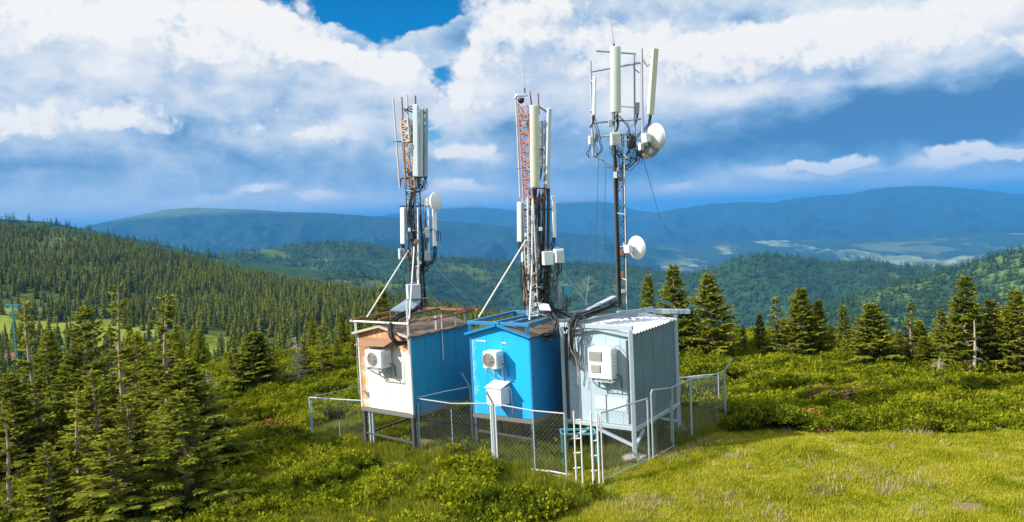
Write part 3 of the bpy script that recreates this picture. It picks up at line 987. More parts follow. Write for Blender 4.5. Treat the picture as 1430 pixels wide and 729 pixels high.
# dead trees
def dead_tree(px, D, top, label, seed, limbs=40, R=.9, thick=1.0):
    rg = np.random.default_rng(seed)
    p = at(px, top, D); z = float(gz(p[0], D)); H = p[2] - z
    o = empty('dead_tree', (p[0], D, z), 0, label, 'dead tree', 'dead trees among the spruces')
    tr = MB(); hs = np.linspace(-.2, H, 9)
    tr.tube(np.stack([.04 * np.sin(hs * 1.4), .04 * np.cos(hs), hs], -1), (.05 * (1 - np.clip(hs, 0, H) / H) + .015) * thick, 7)
    b = tr if limbs < 20 else MB()
    if limbs >= 20: tr.build('trunk', M_DEADBARK, o, local=True)
    for k in range(limbs):
        h = H * rg.uniform(.12, .98); a = rg.random() * 6.28; L = R * (1.05 - h / H) * rg.uniform(.4, 1.1) + .1
        d = np.array([math.cos(a), math.sin(a), rg.uniform(-.35, .25)])
        s = np.linspace(0, 1, 5)[:, None]
        q = np.array([0, 0, h]) + d * L * s + np.array([0, 0, -.2]) * L * s * s + rg.normal(size=(5, 3)) * .02
        b.tube(q, np.linspace(.013, .004, 5), 3, cap=False)
        for j in range(5):
            i = rg.integers(1, 5); dd = d * .5 + rg.normal(size=3) * .5
            b.tube([q[i], q[i] + dd * L * .22, q[i] + dd * L * .38 - np.array([0, 0, .04])], [.006, .004, .002], 3, cap=False)
    b.build('branches' if limbs >= 20 else 'trunk', M_DEADBARK, o, local=True)


dead_tree(413, 39, 470, 'bare grey dead spruce with many fine twigs left of the fence', 5, 70, 1.0)
dead_tree(1360, 31, 447, 'bleached bare dead trunk among the right hand spruces', 6, 14, .5, 1.3)
dead_tree(1311, 31.5, 500, 'short brown dead stem at the foot of the right hand row', 8, 26, .6)
dead_tree(290, 27, 516, 'pale bare leaning limb tree beside the broad full spruce', 9, 30, 1.2)


# ------------------------------------------------------------------ left hillside forest
def far_tree(seed, n=9, quads=11):
    """conical spruce, one unit high, ragged outline"""
    rg = np.random.default_rng(seed); V = []; Fq = []; v = []
    for i in range(n):
        f = i / n
        for k in range(quads):
            a = 6.283 * k / quads + rg.random(); r = .21 * (1 - f) ** .85 * rg.uniform(.55, 1.2) + .012
            h = .04 + .95 * f + rg.normal() * .015
            d = np.array([math.cos(a), math.sin(a), 0]); s = np.array([-d[1], d[0], 0])
            b = len(V)
            w = r * .42 + .006
            V += [np.array([0, 0, h + .10]) + s * .004, d * r * .8 + s * w + [0, 0, h - .01], d * r * 1.1 + [0, 0, h - .055 * (1 - f)], d * r * .8 - s * w + [0, 0, h - .01]]
            Fq.append([b, b + 1, b + 2, b + 3]); v += [np.clip(.42 + .3 * f * .5 + rg.normal() * .13, 0, 1)] * 4
    return np.array(V), np.array(Fq), np.array(v)


M_FT = leafy('hillside_needles', [(0, (.022, .033, .006)), (.35, (.068, .092, .012)), (.65, (.155, .17, .018)), (1, (.24, .235, .03))], .28, rand=.35, patch=.45, patch_scale=.02)
FT = [far_tree(s) for s in (1, 2, 3, 4)]
FT_ME = [np_mesh('spruce', V, Fq, M_FT, False, dict(v=v)) for V, Fq, v in FT]


def pix(P):
    q = np.asarray(P) - CAMP; d = q @ FW
    return np.stack([715 + F * (q @ RX) / d, 364.5 - F * (q @ UP) / d], -1)


def over_near(P):
    """is the point above the near hilltop's own horizon"""
    k = np.linspace(.05, .98, 40)[:, None]
    ok = np.ones(len(P), bool)
    for i in range(len(P)):
        if P[i, 1] > 2500: continue
        L = CAMP + (P[i] - CAMP) * k
        m = L[:, 1] < 230
        ok[i] = (L[m, 2] > gz(L[m, 0], L[m, 1])).all()
    return ok


rgF = np.random.default_rng(77)
def mead_mask(P, q): return np.exp(-(((q[:, 1] - (452 + .11 * q[:, 0])) / 22) ** 2)) * (1 - sst(300, 350, q[:, 0])) * sst(-.25, .15, fbm(P[:, 0] / 40 + 5, P[:, 1] / 60, 3) + .22)
_hm = bpy.data.objects['hillside'].data; _V = np.empty(len(_hm.vertices) * 3, np.float32); _hm.vertices.foreach_get('co', _V); _V = _V.reshape(-1, 3).astype(float)
_hm.attributes.new('mead', 'FLOAT', 'POINT').data.foreach_set('value', mead_mask(_V, pix(_V)).astype(np.float32))
PF = sample_ridge(R_F, 30000, rgF)
q = pix(PF)
tt_ = PF[:, 0] / PF[:, 1]
# open meadow in the lower left, clearings along the upper left, closed wood to the right
den = 1.0 + .9 * fbm(PF[:, 0] / 95, PF[:, 1] / 150, 4) + .55 * sst(180, 420, q[:, 0])
mead = np.exp(-(((q[:, 1] - (452 + .11 * q[:, 0])) / 22) ** 2)) * (1 - sst(300, 350, q[:, 0])) * sst(-.25, .15, fbm(PF[:, 0] / 40 + 5, PF[:, 1] / 60, 3) + .22)
clear = 1.1 * np.exp(-((q[:, 0] - 75) / 40) ** 2 - ((q[:, 1] - 350) / 34) ** 2) * .7 + np.exp(-((q[:, 0] - 20) / 40) ** 2 - ((q[:, 1] - 400) / 25) ** 2) * .4
keep = (rgF.random(len(PF)) < np.clip(den - clear, .04, 1)) & (rgF.random(len(PF)) > mead * 1.15) & (q[:, 0] > -160) & (q[:, 0] < 1000)
PF = PF[keep]
hF = (5 + 9.5 * rgF.random(len(PF)) ** .8) * (1 - .25 * sst(600, 1000, PF[:, 1]))
tops = PF + np.stack([np.zeros(len(PF)), np.zeros(len(PF)), hF], -1)
qt = pix(tops)
inview = (qt[:, 0] > 0) & (qt[:, 0] < 560) & (qt[:, 1] < 510)
cand = np.where(inview)[0]
cand = cand[over_near(tops[cand] - np.array([0, 0, .3]) * hF[cand, None])]
app = hF[cand] / PF[cand, 1]
order = cand[np.argsort(-app)]
N_IND = 180
ind = order[:N_IND]; rest = np.setdiff1d(np.arange(len(PF)), ind)
for j, i in enumerate(ind):
    o = link('spruce_tree', FT_ME[j % 4], None, PF[i] - np.array([0, 0, .3]))
    w = hF[i] * rgF.uniform(.6, 1.15)
    o.scale = (w, w, hF[i]); o.rotation_euler = (0, 0, rgF.random() * 6.28)
    tag(o, 'dark far-off spruce, one of many on the left hillside around the meadow', 'spruce tree', 'distant spruces on the left hillside')
r_ = np.zeros((len(rest), 3)); r_[:, 2] = rgF.random(len(rest)) * 6.28
w_ = hF[rest] * rgF.uniform(.6, 1.15, len(rest))
scatter('hillside_forest', FT, PF[rest] - np.array([0, 0, .3]), r_, np.stack([w_, w_, hF[rest]], -1), M_FT)

# woods on the middle hills
FT2 = [far_tree(s, 5, 7) for s in (11, 12, 13)]
M_FT2 = leafy('wooded_hill_needles', [(0, (.015, .034, .010)), (.4, (.033, .066, .016)), (.7, (.06, .10, .022)), (1, (.10, .145, .035))], .2, rand=.4, patch=.6, patch_scale=.004)
PP = []; HH = []
for R_, n, clr in ((R_G, 5000, .1), (R_C, 24000, .4), (R_D, 17000, .35), (R_E, 13000, .18)):
    P_ = sample_ridge(R_, n, rgF)
    k = fbm(P_[:, 0] / 330, P_[:, 1] / 420, 4) < clr + .12 + .3 * rgF.random(n)
    P_ = P_[k]; P_[:, 2] -= 1
    PP.append(P_); HH.append(rgF.uniform(12, 22, len(P_)))
PP = np.concatenate(PP); HH = np.concatenate(HH)
r_ = np.zeros((len(PP), 3)); r_[:, 2] = rgF.random(len(PP)) * 6.28
scatter('distant_forest', FT2, PP, r_, np.stack([HH * 1.25, HH * 1.25, HH], -1), M_FT2)

# spruces just below the rim, dark filling behind the first rows
low_sp = []
for (px0, px1, D0, D1, n, t0, t1, lab) in [
        (62, 330, 50, 95, 34, 452, 505, 'dark spruce on the slope below the left foreground spruces'),
        (360, 520, 55, 85, 14, 470, 505, 'dark spruce behind the juniper left of the huts, below the rim')]:
    for i in range(n):
        px = rgF.uniform(px0, px1); D = rgF.uniform(D0, D1); top = rgF.uniform(t0, t1)
        p = at(px, top, D); z = float(gz(p[0], D)) - .2; H = p[2] - z
        if H < 2 or H > 11: H = min(max(H, 3), 11)
        o = link('spruce_tree', TREES[('belt', (0, 2, 4)[i % 3])][1], None, (p[0], D, z))
        s = H / 4.3
        o.scale = (s * .8, s * .8, s); o.rotation_euler = (0, 0, rgF.random() * 6.28)
        tag(o, lab, 'spruce tree', 'spruces below the rim')


# ------------------------------------------------------------------ juniper carpet and grass
def juniper_clump(seed, n=46):
    rg = np.random.default_rng(seed); Bs, Ts, Ws, vv = [], [], [], []
    for i in range(n):
        a = rg.random() * 6.283; r = math.sqrt(rg.random()) * .34
        b = np.array([math.cos(a) * r, math.sin(a) * r, .02 + .16 * (1 - r / .36) * rg.random()])
        d = np.array([math.cos(a) * (.25 + r * 2.0), math.sin(a) * (.25 + r * 2.0), rg.uniform(.45, 1.0)]); d /= np.linalg.norm(d)
        L = rg.uniform(.16, .34); tip = b + d * L
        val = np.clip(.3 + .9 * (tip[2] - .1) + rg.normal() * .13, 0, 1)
        u, w = perp(d)
        Bs.append(b); Ts.append(tip); Ws.append(u * .016); vv.append(val)
        for k in range(6):
            s = .25 + .12 * k; aa = k * 2.4 + rg.random()
            o = b + d * L * s; e = d * .55 + (u * math.cos(aa) + w * math.sin(aa)) * .8
            Bs.append(o); Ts.append(o + e * L * rg.uniform(.28, .5)); Ws.append(np.cross(e, rg.normal(size=3)) * .022); vv.append(np.clip(val + .1 * (s - .5) + rg.normal() * .06, 0, 1))
    return rhombi(np.array(Bs), np.array(Ts), np.array(Ws), np.array(vv))


def grass_tuft(seed, n=18, h=.2, r=.12):
    rg = np.random.default_rng(seed); Bs, Ts, Ws, vv = [], [], [], []
    for i in range(n):
        a = rg.random() * 6.283; q = r * math.sqrt(rg.random()); b = np.array([math.cos(a) * q, math.sin(a) * q, -.02])
        d = np.array([rg.normal() * .35, rg.normal() * .35, 1.0]); L = h * rg.uniform(.5, 1.25)
        Bs.append(b); Ts.append(b + d * L); x = rg.normal(size=3); x[2] = 0; Ws.append(x / np.linalg.norm(x) * .0075); vv.append(np.clip(.5 + rg.normal() * .2, 0, 1))
    return rhombi(np.array(Bs), np.array(Ts), np.array(Ws), np.array(vv))


def in_poly(q, poly):
    x, y = q[:, 0], q[:, 1]; r = np.zeros(len(q), bool); j = len(poly) - 1
    for i in range(len(poly)):
        xi, yi = poly[i]; xj, yj = poly[j]
        with np.errstate(divide='ignore', invalid='ignore'):
            c = ((yi > y) != (yj > y)) & (x < (xj - xi) * (y - yi) / (yj - yi + 1e-12) + xi)
        r ^= c; j = i
    return r


MEADOW_POLY = [(770, 668), (880, 650), (905, 640), (960, 622), (1012, 605), (1110, 603), (1200, 606), (1300, 603), (1480, 606), (1700, 620), (1700, 900), (690, 900), (740, 729), (850, 705)]
YARD_POLY = [(425, 605), (505, 585), (590, 588), (660, 590), (790, 585), (940, 570), (1008, 575), (1012, 605), (905, 645), (780, 680), (690, 664), (575, 648), (430, 634)]


def mound(x, y):
    return .42 * sst(-.15, .75, fbm(x * .42 + 3, y * .42, 3)) + .12 * fbm(x * 1.3, y * 1.3 + 7, 2)


gr = np.random.default_rng(5)


def near_pts(dens, x0, x1, y0, y1):
    n = int(dens * (x1 - x0) * (y1 - y0))
    x = gr.uniform(x0, x1, n); y = gr.uniform(y0, y1, n)
    k = np.abs(x) < y * .72 + 3
    return x[k], y[k]


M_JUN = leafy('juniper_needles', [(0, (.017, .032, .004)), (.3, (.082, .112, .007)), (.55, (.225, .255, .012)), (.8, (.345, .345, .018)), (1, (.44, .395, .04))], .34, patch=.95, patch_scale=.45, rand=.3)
M_GRASS = leafy('meadow_grass', [(0, (.14, .17, .010)), (.35, (.32, .34, .016)), (.65, (.47, .45, .03)), (1, (.58, .50, .11))], .4, patch=1.5, patch_scale=.6, rand=.45)
M_YARD = leafy('yard_grass', [(0, (.06, .09, .010)), (.4, (.17, .20, .014)), (.7, (.28, .29, .022)), (1, (.40, .36, .08))], .4, patch=.7, patch_scale=.8, rand=.4)

x, y = near_pts(46, -30, 30, 15, 50)
P = np.stack([x, y, gz(x, y)], -1); q = pix(P)
inm = in_poly(q, MEADOW_POLY); iny = in_poly(q, YARD_POLY)
lowc = in_poly(q, [(240, 800), (400, 618), (520, 632), (700, 655), (870, 690), (860, 800)])
gap = fbm(x * .5 + 20, y * .5, 3)
k = ~inm & ~(iny & (gr.random(len(x)) < .985)) & (soil_amt(x, y) < .4)
k &= np.where(lowc, gap > .0, gap > -.55)
mh = mound(x, y) * np.where(lowc, .6, .9)
P[:, 2] += mh - .04
P = P[k]; n = len(P)
s = gr.uniform(.4, .95, n) * np.where(lowc[k], 1.0, .95)
rot = gr.normal(size=(n, 3)) * .18; rot[:, 2] = gr.random(n) * 6.28
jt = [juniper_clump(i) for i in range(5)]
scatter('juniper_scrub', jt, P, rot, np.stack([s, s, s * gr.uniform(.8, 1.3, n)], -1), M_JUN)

x, y = near_pts(170, -14, 24, 14.5, 34)
P = np.stack([x, y, gz(x, y)], -1); q = pix(P)
inm = in_poly(q, MEADOW_POLY); so_ = soil_amt(x, y)
k = inm & (gr.random(len(x)) > so_ * 1.05) & (fbm(x * 1.1, y * 1.1 + 4, 3) > -.75 + .1 * gr.random(len(x)))
P = P[k]; n = len(P)
hv = np.clip(.75 + .6 * fbm(P[:, 0] * .5, P[:, 1] * .5, 3), .4, 1.5)
rot = gr.normal(size=(n, 3)) * .12; rot[:, 2] = gr.random(n) * 6.28
s = gr.uniform(.7, 1.2, n)
gt = [grass_tuft(i + 30, 20, .15, .12) for i in range(4)]
scatter('meadow_grass', gt, P, rot, np.stack([s, s, s * hv], -1), M_GRASS)

x, y = near_pts(120, -14, 10, 17, 34)
P = np.stack([x, y, gz(x, y)], -1); q = pix(P)
iny = in_poly(q, YARD_POLY) | (in_poly(q, [(240, 800), (400, 618), (520, 632), (700, 655), (870, 690), (860, 800)]) & (gr.random(len(x)) < .6))
k = iny & ~in_poly(q, MEADOW_POLY) & (gr.random(len(x)) > soil_amt(x, y) * 1.5)
P = P[k]; n = len(P)
rot = gr.normal(size=(n, 3)) * .15; rot[:, 2] = gr.random(n) * 6.28
s = gr.uniform(.7, 1.4, n)
gt = [grass_tuft(i + 40, 18, .17, .13) for i in range(4)]
scatter('yard_grass', gt, P, rot, np.stack([s, s, s * gr.uniform(.6, 1.5, n)], -1), M_YARD)


# reddish dead shrubs in the carpet
M_RED = leafy('dead_shrub_twigs', [(0, (.10, .035, .02)), (.5, (.26, .09, .045)), (1, (.40, .19, .10))], .1)
M_RED2 = leafy('brown_shrub_twigs', [(0, (.06, .03, .02)), (.5, (.15, .08, .05)), (1, (.26, .17, .11))], .1)


def shrub(px, py, r, label, mat, seed):
    V, Fq, v = juniper_clump(seed, 70)
    g = ground_hit(px, py)
    me = np_mesh('dead_shrub', V * np.array([1.15, 1, .85]), Fq, mat, False, dict(v=v))
    o = link('dead_shrub', me, None, (g[0], g[1], g[2] + float(mound(g[0], g[1])) * .75))
    o.scale = (r, r, r)
    tag(o, label, 'shrub', 'withered shrubs in the juniper')


shrub(1117, 592, 1.5, 'orange red withered shrub at the meadow edge right of the fence', M_RED, 61)
shrub(1103, 596, .9, 'small reddish withered shrub just left of the orange red one', M_RED, 62)
shrub(1160, 567, 1.5, 'brownish withered shrub above the orange red one in the juniper belt', M_RED2, 63)
shrub(1147, 604, .7, 'small dark brown tuft where juniper meets the meadow', M_RED2, 64)
shrub(377, 615, 1.7, 'dark red withered shrub in the shade left of the fence', M_RED, 65)
shrub(355, 637, 1.4, 'deep red low shrub beneath the broad full spruce', M_RED2, 66)
shrub(398, 622, 1.0, 'small brown shrub between red shrub and fence corner', M_RED2, 67)
shrub(1197, 548, 1.0, 'brown patch of dry twigs high in the right juniper belt', M_RED2, 68)
# ------------------------------------------------------------------ the three huts
PT_WHITE = painted('rusted_white_paint', (.66, .64, .60), .55, .3, (.33, .20, .12), 1.6, rust=None)
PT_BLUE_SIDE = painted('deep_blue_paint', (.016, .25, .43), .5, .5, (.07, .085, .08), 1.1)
PT_BLUE = painted('bright_blue_paint', (.012, .30, .66), .42, .12, (.10, .22, .34), 1.8)
PT_PALE = painted('pale_blue_paint', (.50, .59, .63), .5, .25, (.30, .33, .34), 2.0)
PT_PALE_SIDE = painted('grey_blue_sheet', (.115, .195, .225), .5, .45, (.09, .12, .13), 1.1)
PT_FRAME = painted('pale_frame_paint', (.40, .48, .53), .5, .35, (.22, .18, .15), 3)
PT_STEEL = painted('dark_steel', (.055, .06, .066), .6, .4, (.12, .07, .045), 4)
PT_GREYSTEEL = painted('grey_steel_paint', (.30, .35, .40), .55, .3, (.18, .12, .09), 4)
PT_RUST = painted('rusty_steel', (.27, .12, .06), .85, .6, (.12, .06, .035), 6)
PT_ROOFBROWN = painted('brown_rusty_roofing', (.16, .115, .08), .85, .6, (.075, .05, .035), 2.2, streak=False)
PT_ROOFWHITE = painted('white_roofing', (.74, .76, .78), .5, .2, (.4, .38, .36), 2.2, streak=False)
PT_FLOOR = painted('grey_floor_frame', (.17, .155, .14), .8, .4, (.09, .06, .045), 4)
PT_ACWHITE = painted('white_casing', (.76, .76, .73), .45, .25, (.40, .33, .25), 3)
PT_GRILLE = painted('grey_grille', (.42, .40, .35), .6, .3, (.25, .2, .15), 6)
PT_GALV = painted('galvanised_pipe', (.40, .44, .47), .45, .2, (.25, .2, .17), 5, metal=.25)
PT_WHITEBAR = painted('white_bar', (.74, .73, .70), .5, .35, (.35, .24, .16), 5)
PT_TEAL = painted('teal_paint', (.07, .32, .36), .5, .2, (.1, .15, .15), 4)
PT_CONC = painted('concrete_pad', (.36, .34, .31), .9, .4, (.2, .18, .15), 4, streak=False)
PT_CABLE = plain('black_cable', (.012, .012, .014), .5)
PT_CABLEGREY = plain('grey_cable', (.10, .10, .105), .55)
PT_CABLEWHITE = plain('white_cable', (.55, .54, .52), .5)
PT_CREAM = painted('cream_radome', (.62, .62, .47), .4, .12, (.4, .38, .28), 2)
PT_LIGHT = painted('light_grey_radome', (.56, .62, .66), .42, .12, (.35, .36, .36), 2)
PT_GREYPANEL = painted('shaded_grey_radome', (.34, .41, .46), .42, .12, (.25, .26, .27), 2)  # on the rusty mast's rear panel this grey holds shade; own grey elsewhere
PT_WHITERAD = painted('white_radome', (.80, .80, .79), .35, .08, (.5, .48, .45), 2)
PT_PALEGREEN = painted('pale_greenish_radome', (.60, .64, .56), .42, .12, (.4, .4, .34), 2)
PT_TRAY = painted('grey_sheet_tray', (.36, .44, .52), .4, .2, (.2, .2, .2), 3)


def rusty_front_mat():
    """white paint with real rust stains: upper band, left edge and lower left"""
    m, t, out = new_mat('rust_stained_front')
    co = t('ShaderNodeTexCoord').outputs['Object']
    s = t('ShaderNodeSeparateXYZ', {0: co}).outputs
    n1 = t.noise(co, 1.7, 6, .65, .5); n2 = t.noise(t.mapping(co, (7, 7, .8)), 2.2, 5, .6); n3 = t.noise(co, 11, 5, .7)
    left = t.rng(s[0], -1.15, -.55, 1, 0); up_ = t.rng(s[2], 2.75, 3.3, 0, 1)
    a = t.math('ADD', t.math('MULTIPLY', left, .44), t.math('MULTIPLY', up_, .36))
    a = t.math('ADD', a, t.math('ADD', t.math('MULTIPLY', n1, .62), t.math('MULTIPLY', n2, .34)))
    a = t.math('ADD', a, t.math('MULTIPLY', t.math('SUBTRACT', n3, .5), .25))
    base = t.mix(t.rng(n1, .35, .65), (.74, .71, .66), (.66, .60, .53))
    c = t.mix(t.rng(a, .66, .78), base, (.60, .36, .18))
    c = t.mix(t.rng(a, .74, .92), c, (.44, .18, .06))
    bsdf(t, out, c, .65, bump=n3, bstr=.2, bdist=.004)
    return m


def blotch_front_mat(name, base, worn, edge=.5):
    m, t, out = new_mat(name)
    co = t('ShaderNodeTexCoord').outputs['Object']
    s = t('ShaderNodeSeparateXYZ', {0: co}).outputs
    n1 = t.noise(co, 2.2, 6, .65, .4); n3 = t.noise(co, 13, 5, .7); n2 = t.noise(t.mapping(co, (8, 8, .8)), 2, 4, .6)
    c = t.mix(t.rng(n2, .4, .7, 0, .35), base, tuple(v * .78 for v in base))
    left = t.rng(s[0], -1.05, -.75, 1, 0)
    a = t.math('ADD', t.math('MULTIPLY', left, .22), t.math('ADD', t.math('MULTIPLY', n1, .6), t.math('MULTIPLY', n3, .4)))
    c = t.mix(t.rng(a, .62, .74, 0, edge), c, worn)
    bsdf(t, out, c, .42, bump=n3, bstr=.1, bdist=.003)
    return m


class Hut:
    def __init__(s, fr, D, th, W, L, H, rise, name, label):
        s.th = math.radians(th); s.W, s.L, s.H, s.rise = W, L, H, rise
        s.ex = np.array([math.cos(s.th), -math.sin(s.th), 0]); s.ey = np.array([math.sin(s.th), math.cos(s.th), 0]); s.ez = np.array([0, 0, 1.0])
        s.O = at(*fr, D) - s.ex * W
        c = s.w(W / 2, L / 2, 0); s.g = float(gz(c[0], c[1]))
        s.root = empty('equipment_hut', (c[0], c[1], s.g), -s.th, label, 'equipment hut')
        s.ax = np.stack([s.ex, s.ey, s.ez])

    def w(s, x, y, z): return s.O + s.ex * x + s.ey * y + s.ez * z

    def hit(s, px, py, yoff=0.0):
        """local x, z where a photo pixel meets the plane in front of (or behind) the front wall"""
        d = ray(px, py); k = ((s.O + s.ey * yoff - CAMP) @ s.ey) / (d @ s.ey); p = CAMP + d * k - s.O
        return p @ s.ex, p[2]

    def box(s, mb, x0, x1, y0, y1, z0, z1, bevel=0.0):
        return mb.box(s.w((x0 + x1) / 2, (y0 + y1) / 2, (z0 + z1) / 2), (x1 - x0, y1 - y0, z1 - z0), s.ax, bevel)

    def bar(s, mb, a, b, w, t=None, bevel=.006): return mb.beam(s.w(*a), s.w(*b), w, t, bevel=bevel)

    def gable(s, mb, y0, y1, x0, x1, z0, ze, zp):
        P = [s.w(x0, y0, z0), s.w(x1, y0, z0), s.w(x1, y0, ze), s.w((x0 + x1) / 2, y0, zp), s.w(x0, y0, ze)]
        return mb.prism(P, s.ey * (y1 - y0))

    def body(s, side_mat, front_mat, seams=(.33, .66), hseam=None, trim=None):
        b = MB(); s.gable(b, .03, s.L, 0, s.W, 0, s.H, s.H + s.rise)
        for f in (.24, .49, .74): s.box(b, s.W - .004, s.W + .007, s.L * f - .015, s.L * f + .015, .04, s.H - .05)
        b.build('wall', side_mat, s.root)
        b = MB(); s.gable(b, 0, .027, .02, s.W - .02, .02, s.H - .02, s.H + s.rise - .025)
        for f in seams: s.box(b, s.W * f - .012, s.W * f + .012, -.008, .004, .05, s.H - .06)
        if hseam:
            for z in hseam: s.box(b, .04, s.W - .04, -.007, .004, z - .012, z + .012)
        b.build('front_wall', front_mat, s.root)
        b = MB()
        for x in (-.012, s.W - .045): s.box(b, x, x + .057, -.012, .05, 0, s.H - .03)
        s.box(b, s.W - .045, s.W + .012, s.L - .045, s.L + .01, 0, s.H - .03)
        b.build('corner_trim', trim or side_mat, s.root)

    def roof(s, mat, over=.09, th=.035, corr=False, sag=.0):
        b = MB(); y0, y1 = -over - .06, s.L + over
        xc = s.W / 2; sl = s.rise / (s.W / 2)
        for sg in (-1, 1):
            xe = xc + sg * (s.W / 2 + over); ze = s.H + .03 - sl * over; zp = s.H + s.rise + .03
            if not corr:
                n = 14; V = []
                for j in range(n + 1):
                    y = y0 + (y1 - y0) * j / n; dz = sag * .02 * math.sin(j * 2.1)
                    for (x, z) in ((xc, zp), (xe, ze)):
                        V += [s.w(x, y, z + dz), s.w(x, y, z + dz - th)]
                Fs = []
                for j in range(n):
                    a = j * 4; c = a + 4
                    Fs += [(a, c, c + 2, a + 2), (a + 1, a + 3, c + 3, c + 1), (a + 2, c + 2, c + 3, a + 3)]
                Fs += [(0, 2, 3, 1), (n * 4, n * 4 + 1, n * 4 + 3, n * 4 + 2)]
                b.add(V, Fs)
            else:
                n = 96; V = []
                for j in range(n + 1):
                    y = y0 + (y1 - y0) * j / n; dz = .022 * (1 if (j % 6) in (0, 1, 2) else -1) * (1 if (j % 3) != 2 else .2)
                    for (x, z) in ((xc, zp + .02), (xe, ze + .02)): V.append(s.w(x, y, z + dz))
                b.add(V, [(j * 2, j * 2 + 2, j * 2 + 3, j * 2 + 1) for j in range(n)])
        b.build('roof', mat, s.root)
        b = MB()
        for sg in (-1, 1):
            xe = xc + sg * (s.W / 2 + over + .015)
            b.beam(s.w(xc - sg * .002, y0 - .014, s.H + s.rise + .025), s.w(xe, y0 - .014, s.H + .02 - sl * over), .022, .075)
        return b

    def legs(s, mat, inset=.06, w=.10, rows=(.0, 1.0), cols=(0, 1), braces=True, pad=None, mid=False):
        for cx in cols:
            for ry in rows:
                x = inset + (s.W - 2 * inset) * cx; y = inset + (s.L - 2 * inset) * ry
                p = s.w(x, y, 0); g = float(gz(p[0], p[1])) - .12
                b = MB(); b.beam((p[0], p[1], g), (p[0], p[1], p[2] - .135), w, w, upv=s.ey, bevel=.008)
                lg = b.build('leg', mat, s.root)
                if pad:
                    pb = MB(); pb.box((p[0], p[1], g + .12), (pad, pad * .9, .16), s.ax, .02); pb.build('foot_pad', PT_CONC, lg)
        b = MB()
        s.box(b, -.02, s.W + .02, -.02, s.L + .02, -.13, -.004, .01)
        b.build('floor', PT_FLOOR, s.root)

    def brace(s, pts, w, mat, name='brace'):
        for a, c in pts:
            b = MB(); s.bar(b, a, c, w); b.build(name, mat, s.root)

    def zg(s, x, y):
        p = s.w(x, y, 0); return float(gz(p[0], p[1])) - s.O[2]


H1 = Hut((577, 579), 24.7, 36.8, 2.34, 2.95, 2.47, .26, 'hut', 'equipment hut with rust stained white front and dark blue sides')
H2 = Hut((745, 587), 23.7, 33.1, 2.22, 2.70, 2.55, .30, 'hut', 'bright blue equipment hut standing on legs between the other two huts')
H3 = Hut((885, 596), 23.1, 33.8, 2.17, 3.27, 2.70, .16, 'hut', 'pale blue grey equipment hut with white corrugated roof and roof frame')

# --- rusty white hut
H1.body(PT_BLUE_SIDE, rusty_front_mat(), (.48,), (1.42,), trim=PT_WHITE)
b = H1.roof(PT_ROOFBROWN, sag=1); b.build('fascia', painted('buff_fascia', (.50, .42, .33), .7, .4), H1.root)
H1.legs(PT_STEEL, w=.11)
zg = H1.zg(1, 1)
H1.brace([((.06, .06, zg + .35), (H1.W - .06, .06, zg + .28)), ((.06, H1.L - .06, -.2), (H1.W - .1, H1.L - .06, zg + .15)), ((H1.W - .06, .1, -.2), (H1.W - .06, H1.L - .1, zg + .2)), ((.06, .1, zg + .3), (.06, H1.L - .1, zg + .35))], .06, PT_STEEL)
# roof frame of pipes and beams above the eaves
b = MB(); zt = H1.H + .40
H1.bar(b, (-.22, -.10, zt), (H1.W + .1, -.10, zt + .02), .055); b.build('roof_beam', PT_WHITEBAR, H1.root)
b = MB(); H1.bar(b, (-.02, -.05, H1.H - .1), (-.02, -.05, zt - .03), .075); b.build('roof_post', PT_WHITEBAR, H1.root)
b = MB(); H1.bar(b, (H1.W + .03, -.06, H1.H - .55), (H1.W + .03, -.06, zt + .7), .065); b.build('roof_post', PT_WHITEBAR, H1.root)
b = MB(); H1.bar(b, (-.10, -.15, zt + .05), (-.05, H1.L + .3, zt + .1), .07); b.build('roof_beam', PT_RUST, H1.root)
b = MB(); H1.bar(b, (.1, H1.L - .3, zt + .1), (H1.W + .5, H1.L - .1, zt + .1), .08); b.build('roof_beam', PT_RUST, H1.root)
b = MB(); H1.bar(b, (1.1, -.1, zt + .08), (1.2, H1.L + .2, zt + .12), .07); b.build('roof_beam', PT_RUST, H1.root)
b = MB(); H1.bar(b, (H1.W - .05, 1.0, zt - .02), (H1.W + .1, H1.L + .4, zt + .05), .06); b.build('roof_beam', PT_RUST, H1.root)
for (x, y) in ((.0, H1.L - .2), (H1.W - .04, 1.3), (H1.W - .04, H1.L - .2), (1.2, H1.L - .2), (H1.W + .02, 2.2)):
    b = MB(); H1.bar(b, (x, y, H1.H - .02 + (.2 if abs(x - 1.2) < .1 else 0)), (x, y, zt + .07), .05); b.build('roof_post', PT_WHITEBAR if x > 2 else PT_RUST, H1.root)
b = MB(); H1.bar(b, (H1.W + .035, 1.5, H1.H - 1.0), (H1.W + .035, 1.5, zt + .1), .028); b.build('conduit', PT_WHITEBAR, H1.root)
b = MB()
b.tube([H1.w(-.06, -.03, .4 + 2.0 * i / 10) + H1.ex * .01 * math.sin(i) for i in range(11)], .012, 5); b.build('cable', PT_CABLEWHITE, H1.root)
# rusty sheet awning over the cooler
b = MB(); a0 = H1.hit(506, 484)[0]; a1 = H1.hit(552, 470)[0]; z0 = H1.hit(530, 476)[1]
b.prism([H1.w(a0 + .2, -.02, z0 + .05), H1.w(a1 + .05, -.02, z0 + .09), H1.w(a1 - .08, -.44, z0 - .09), H1.w(a0 + .1, -.44, z0 - .13)], (0, 0, .02))
b.build('awning', painted('rusty_awning', (.30, .17, .10), .8, .5, (.14, .08, .05), 5), H1.root)

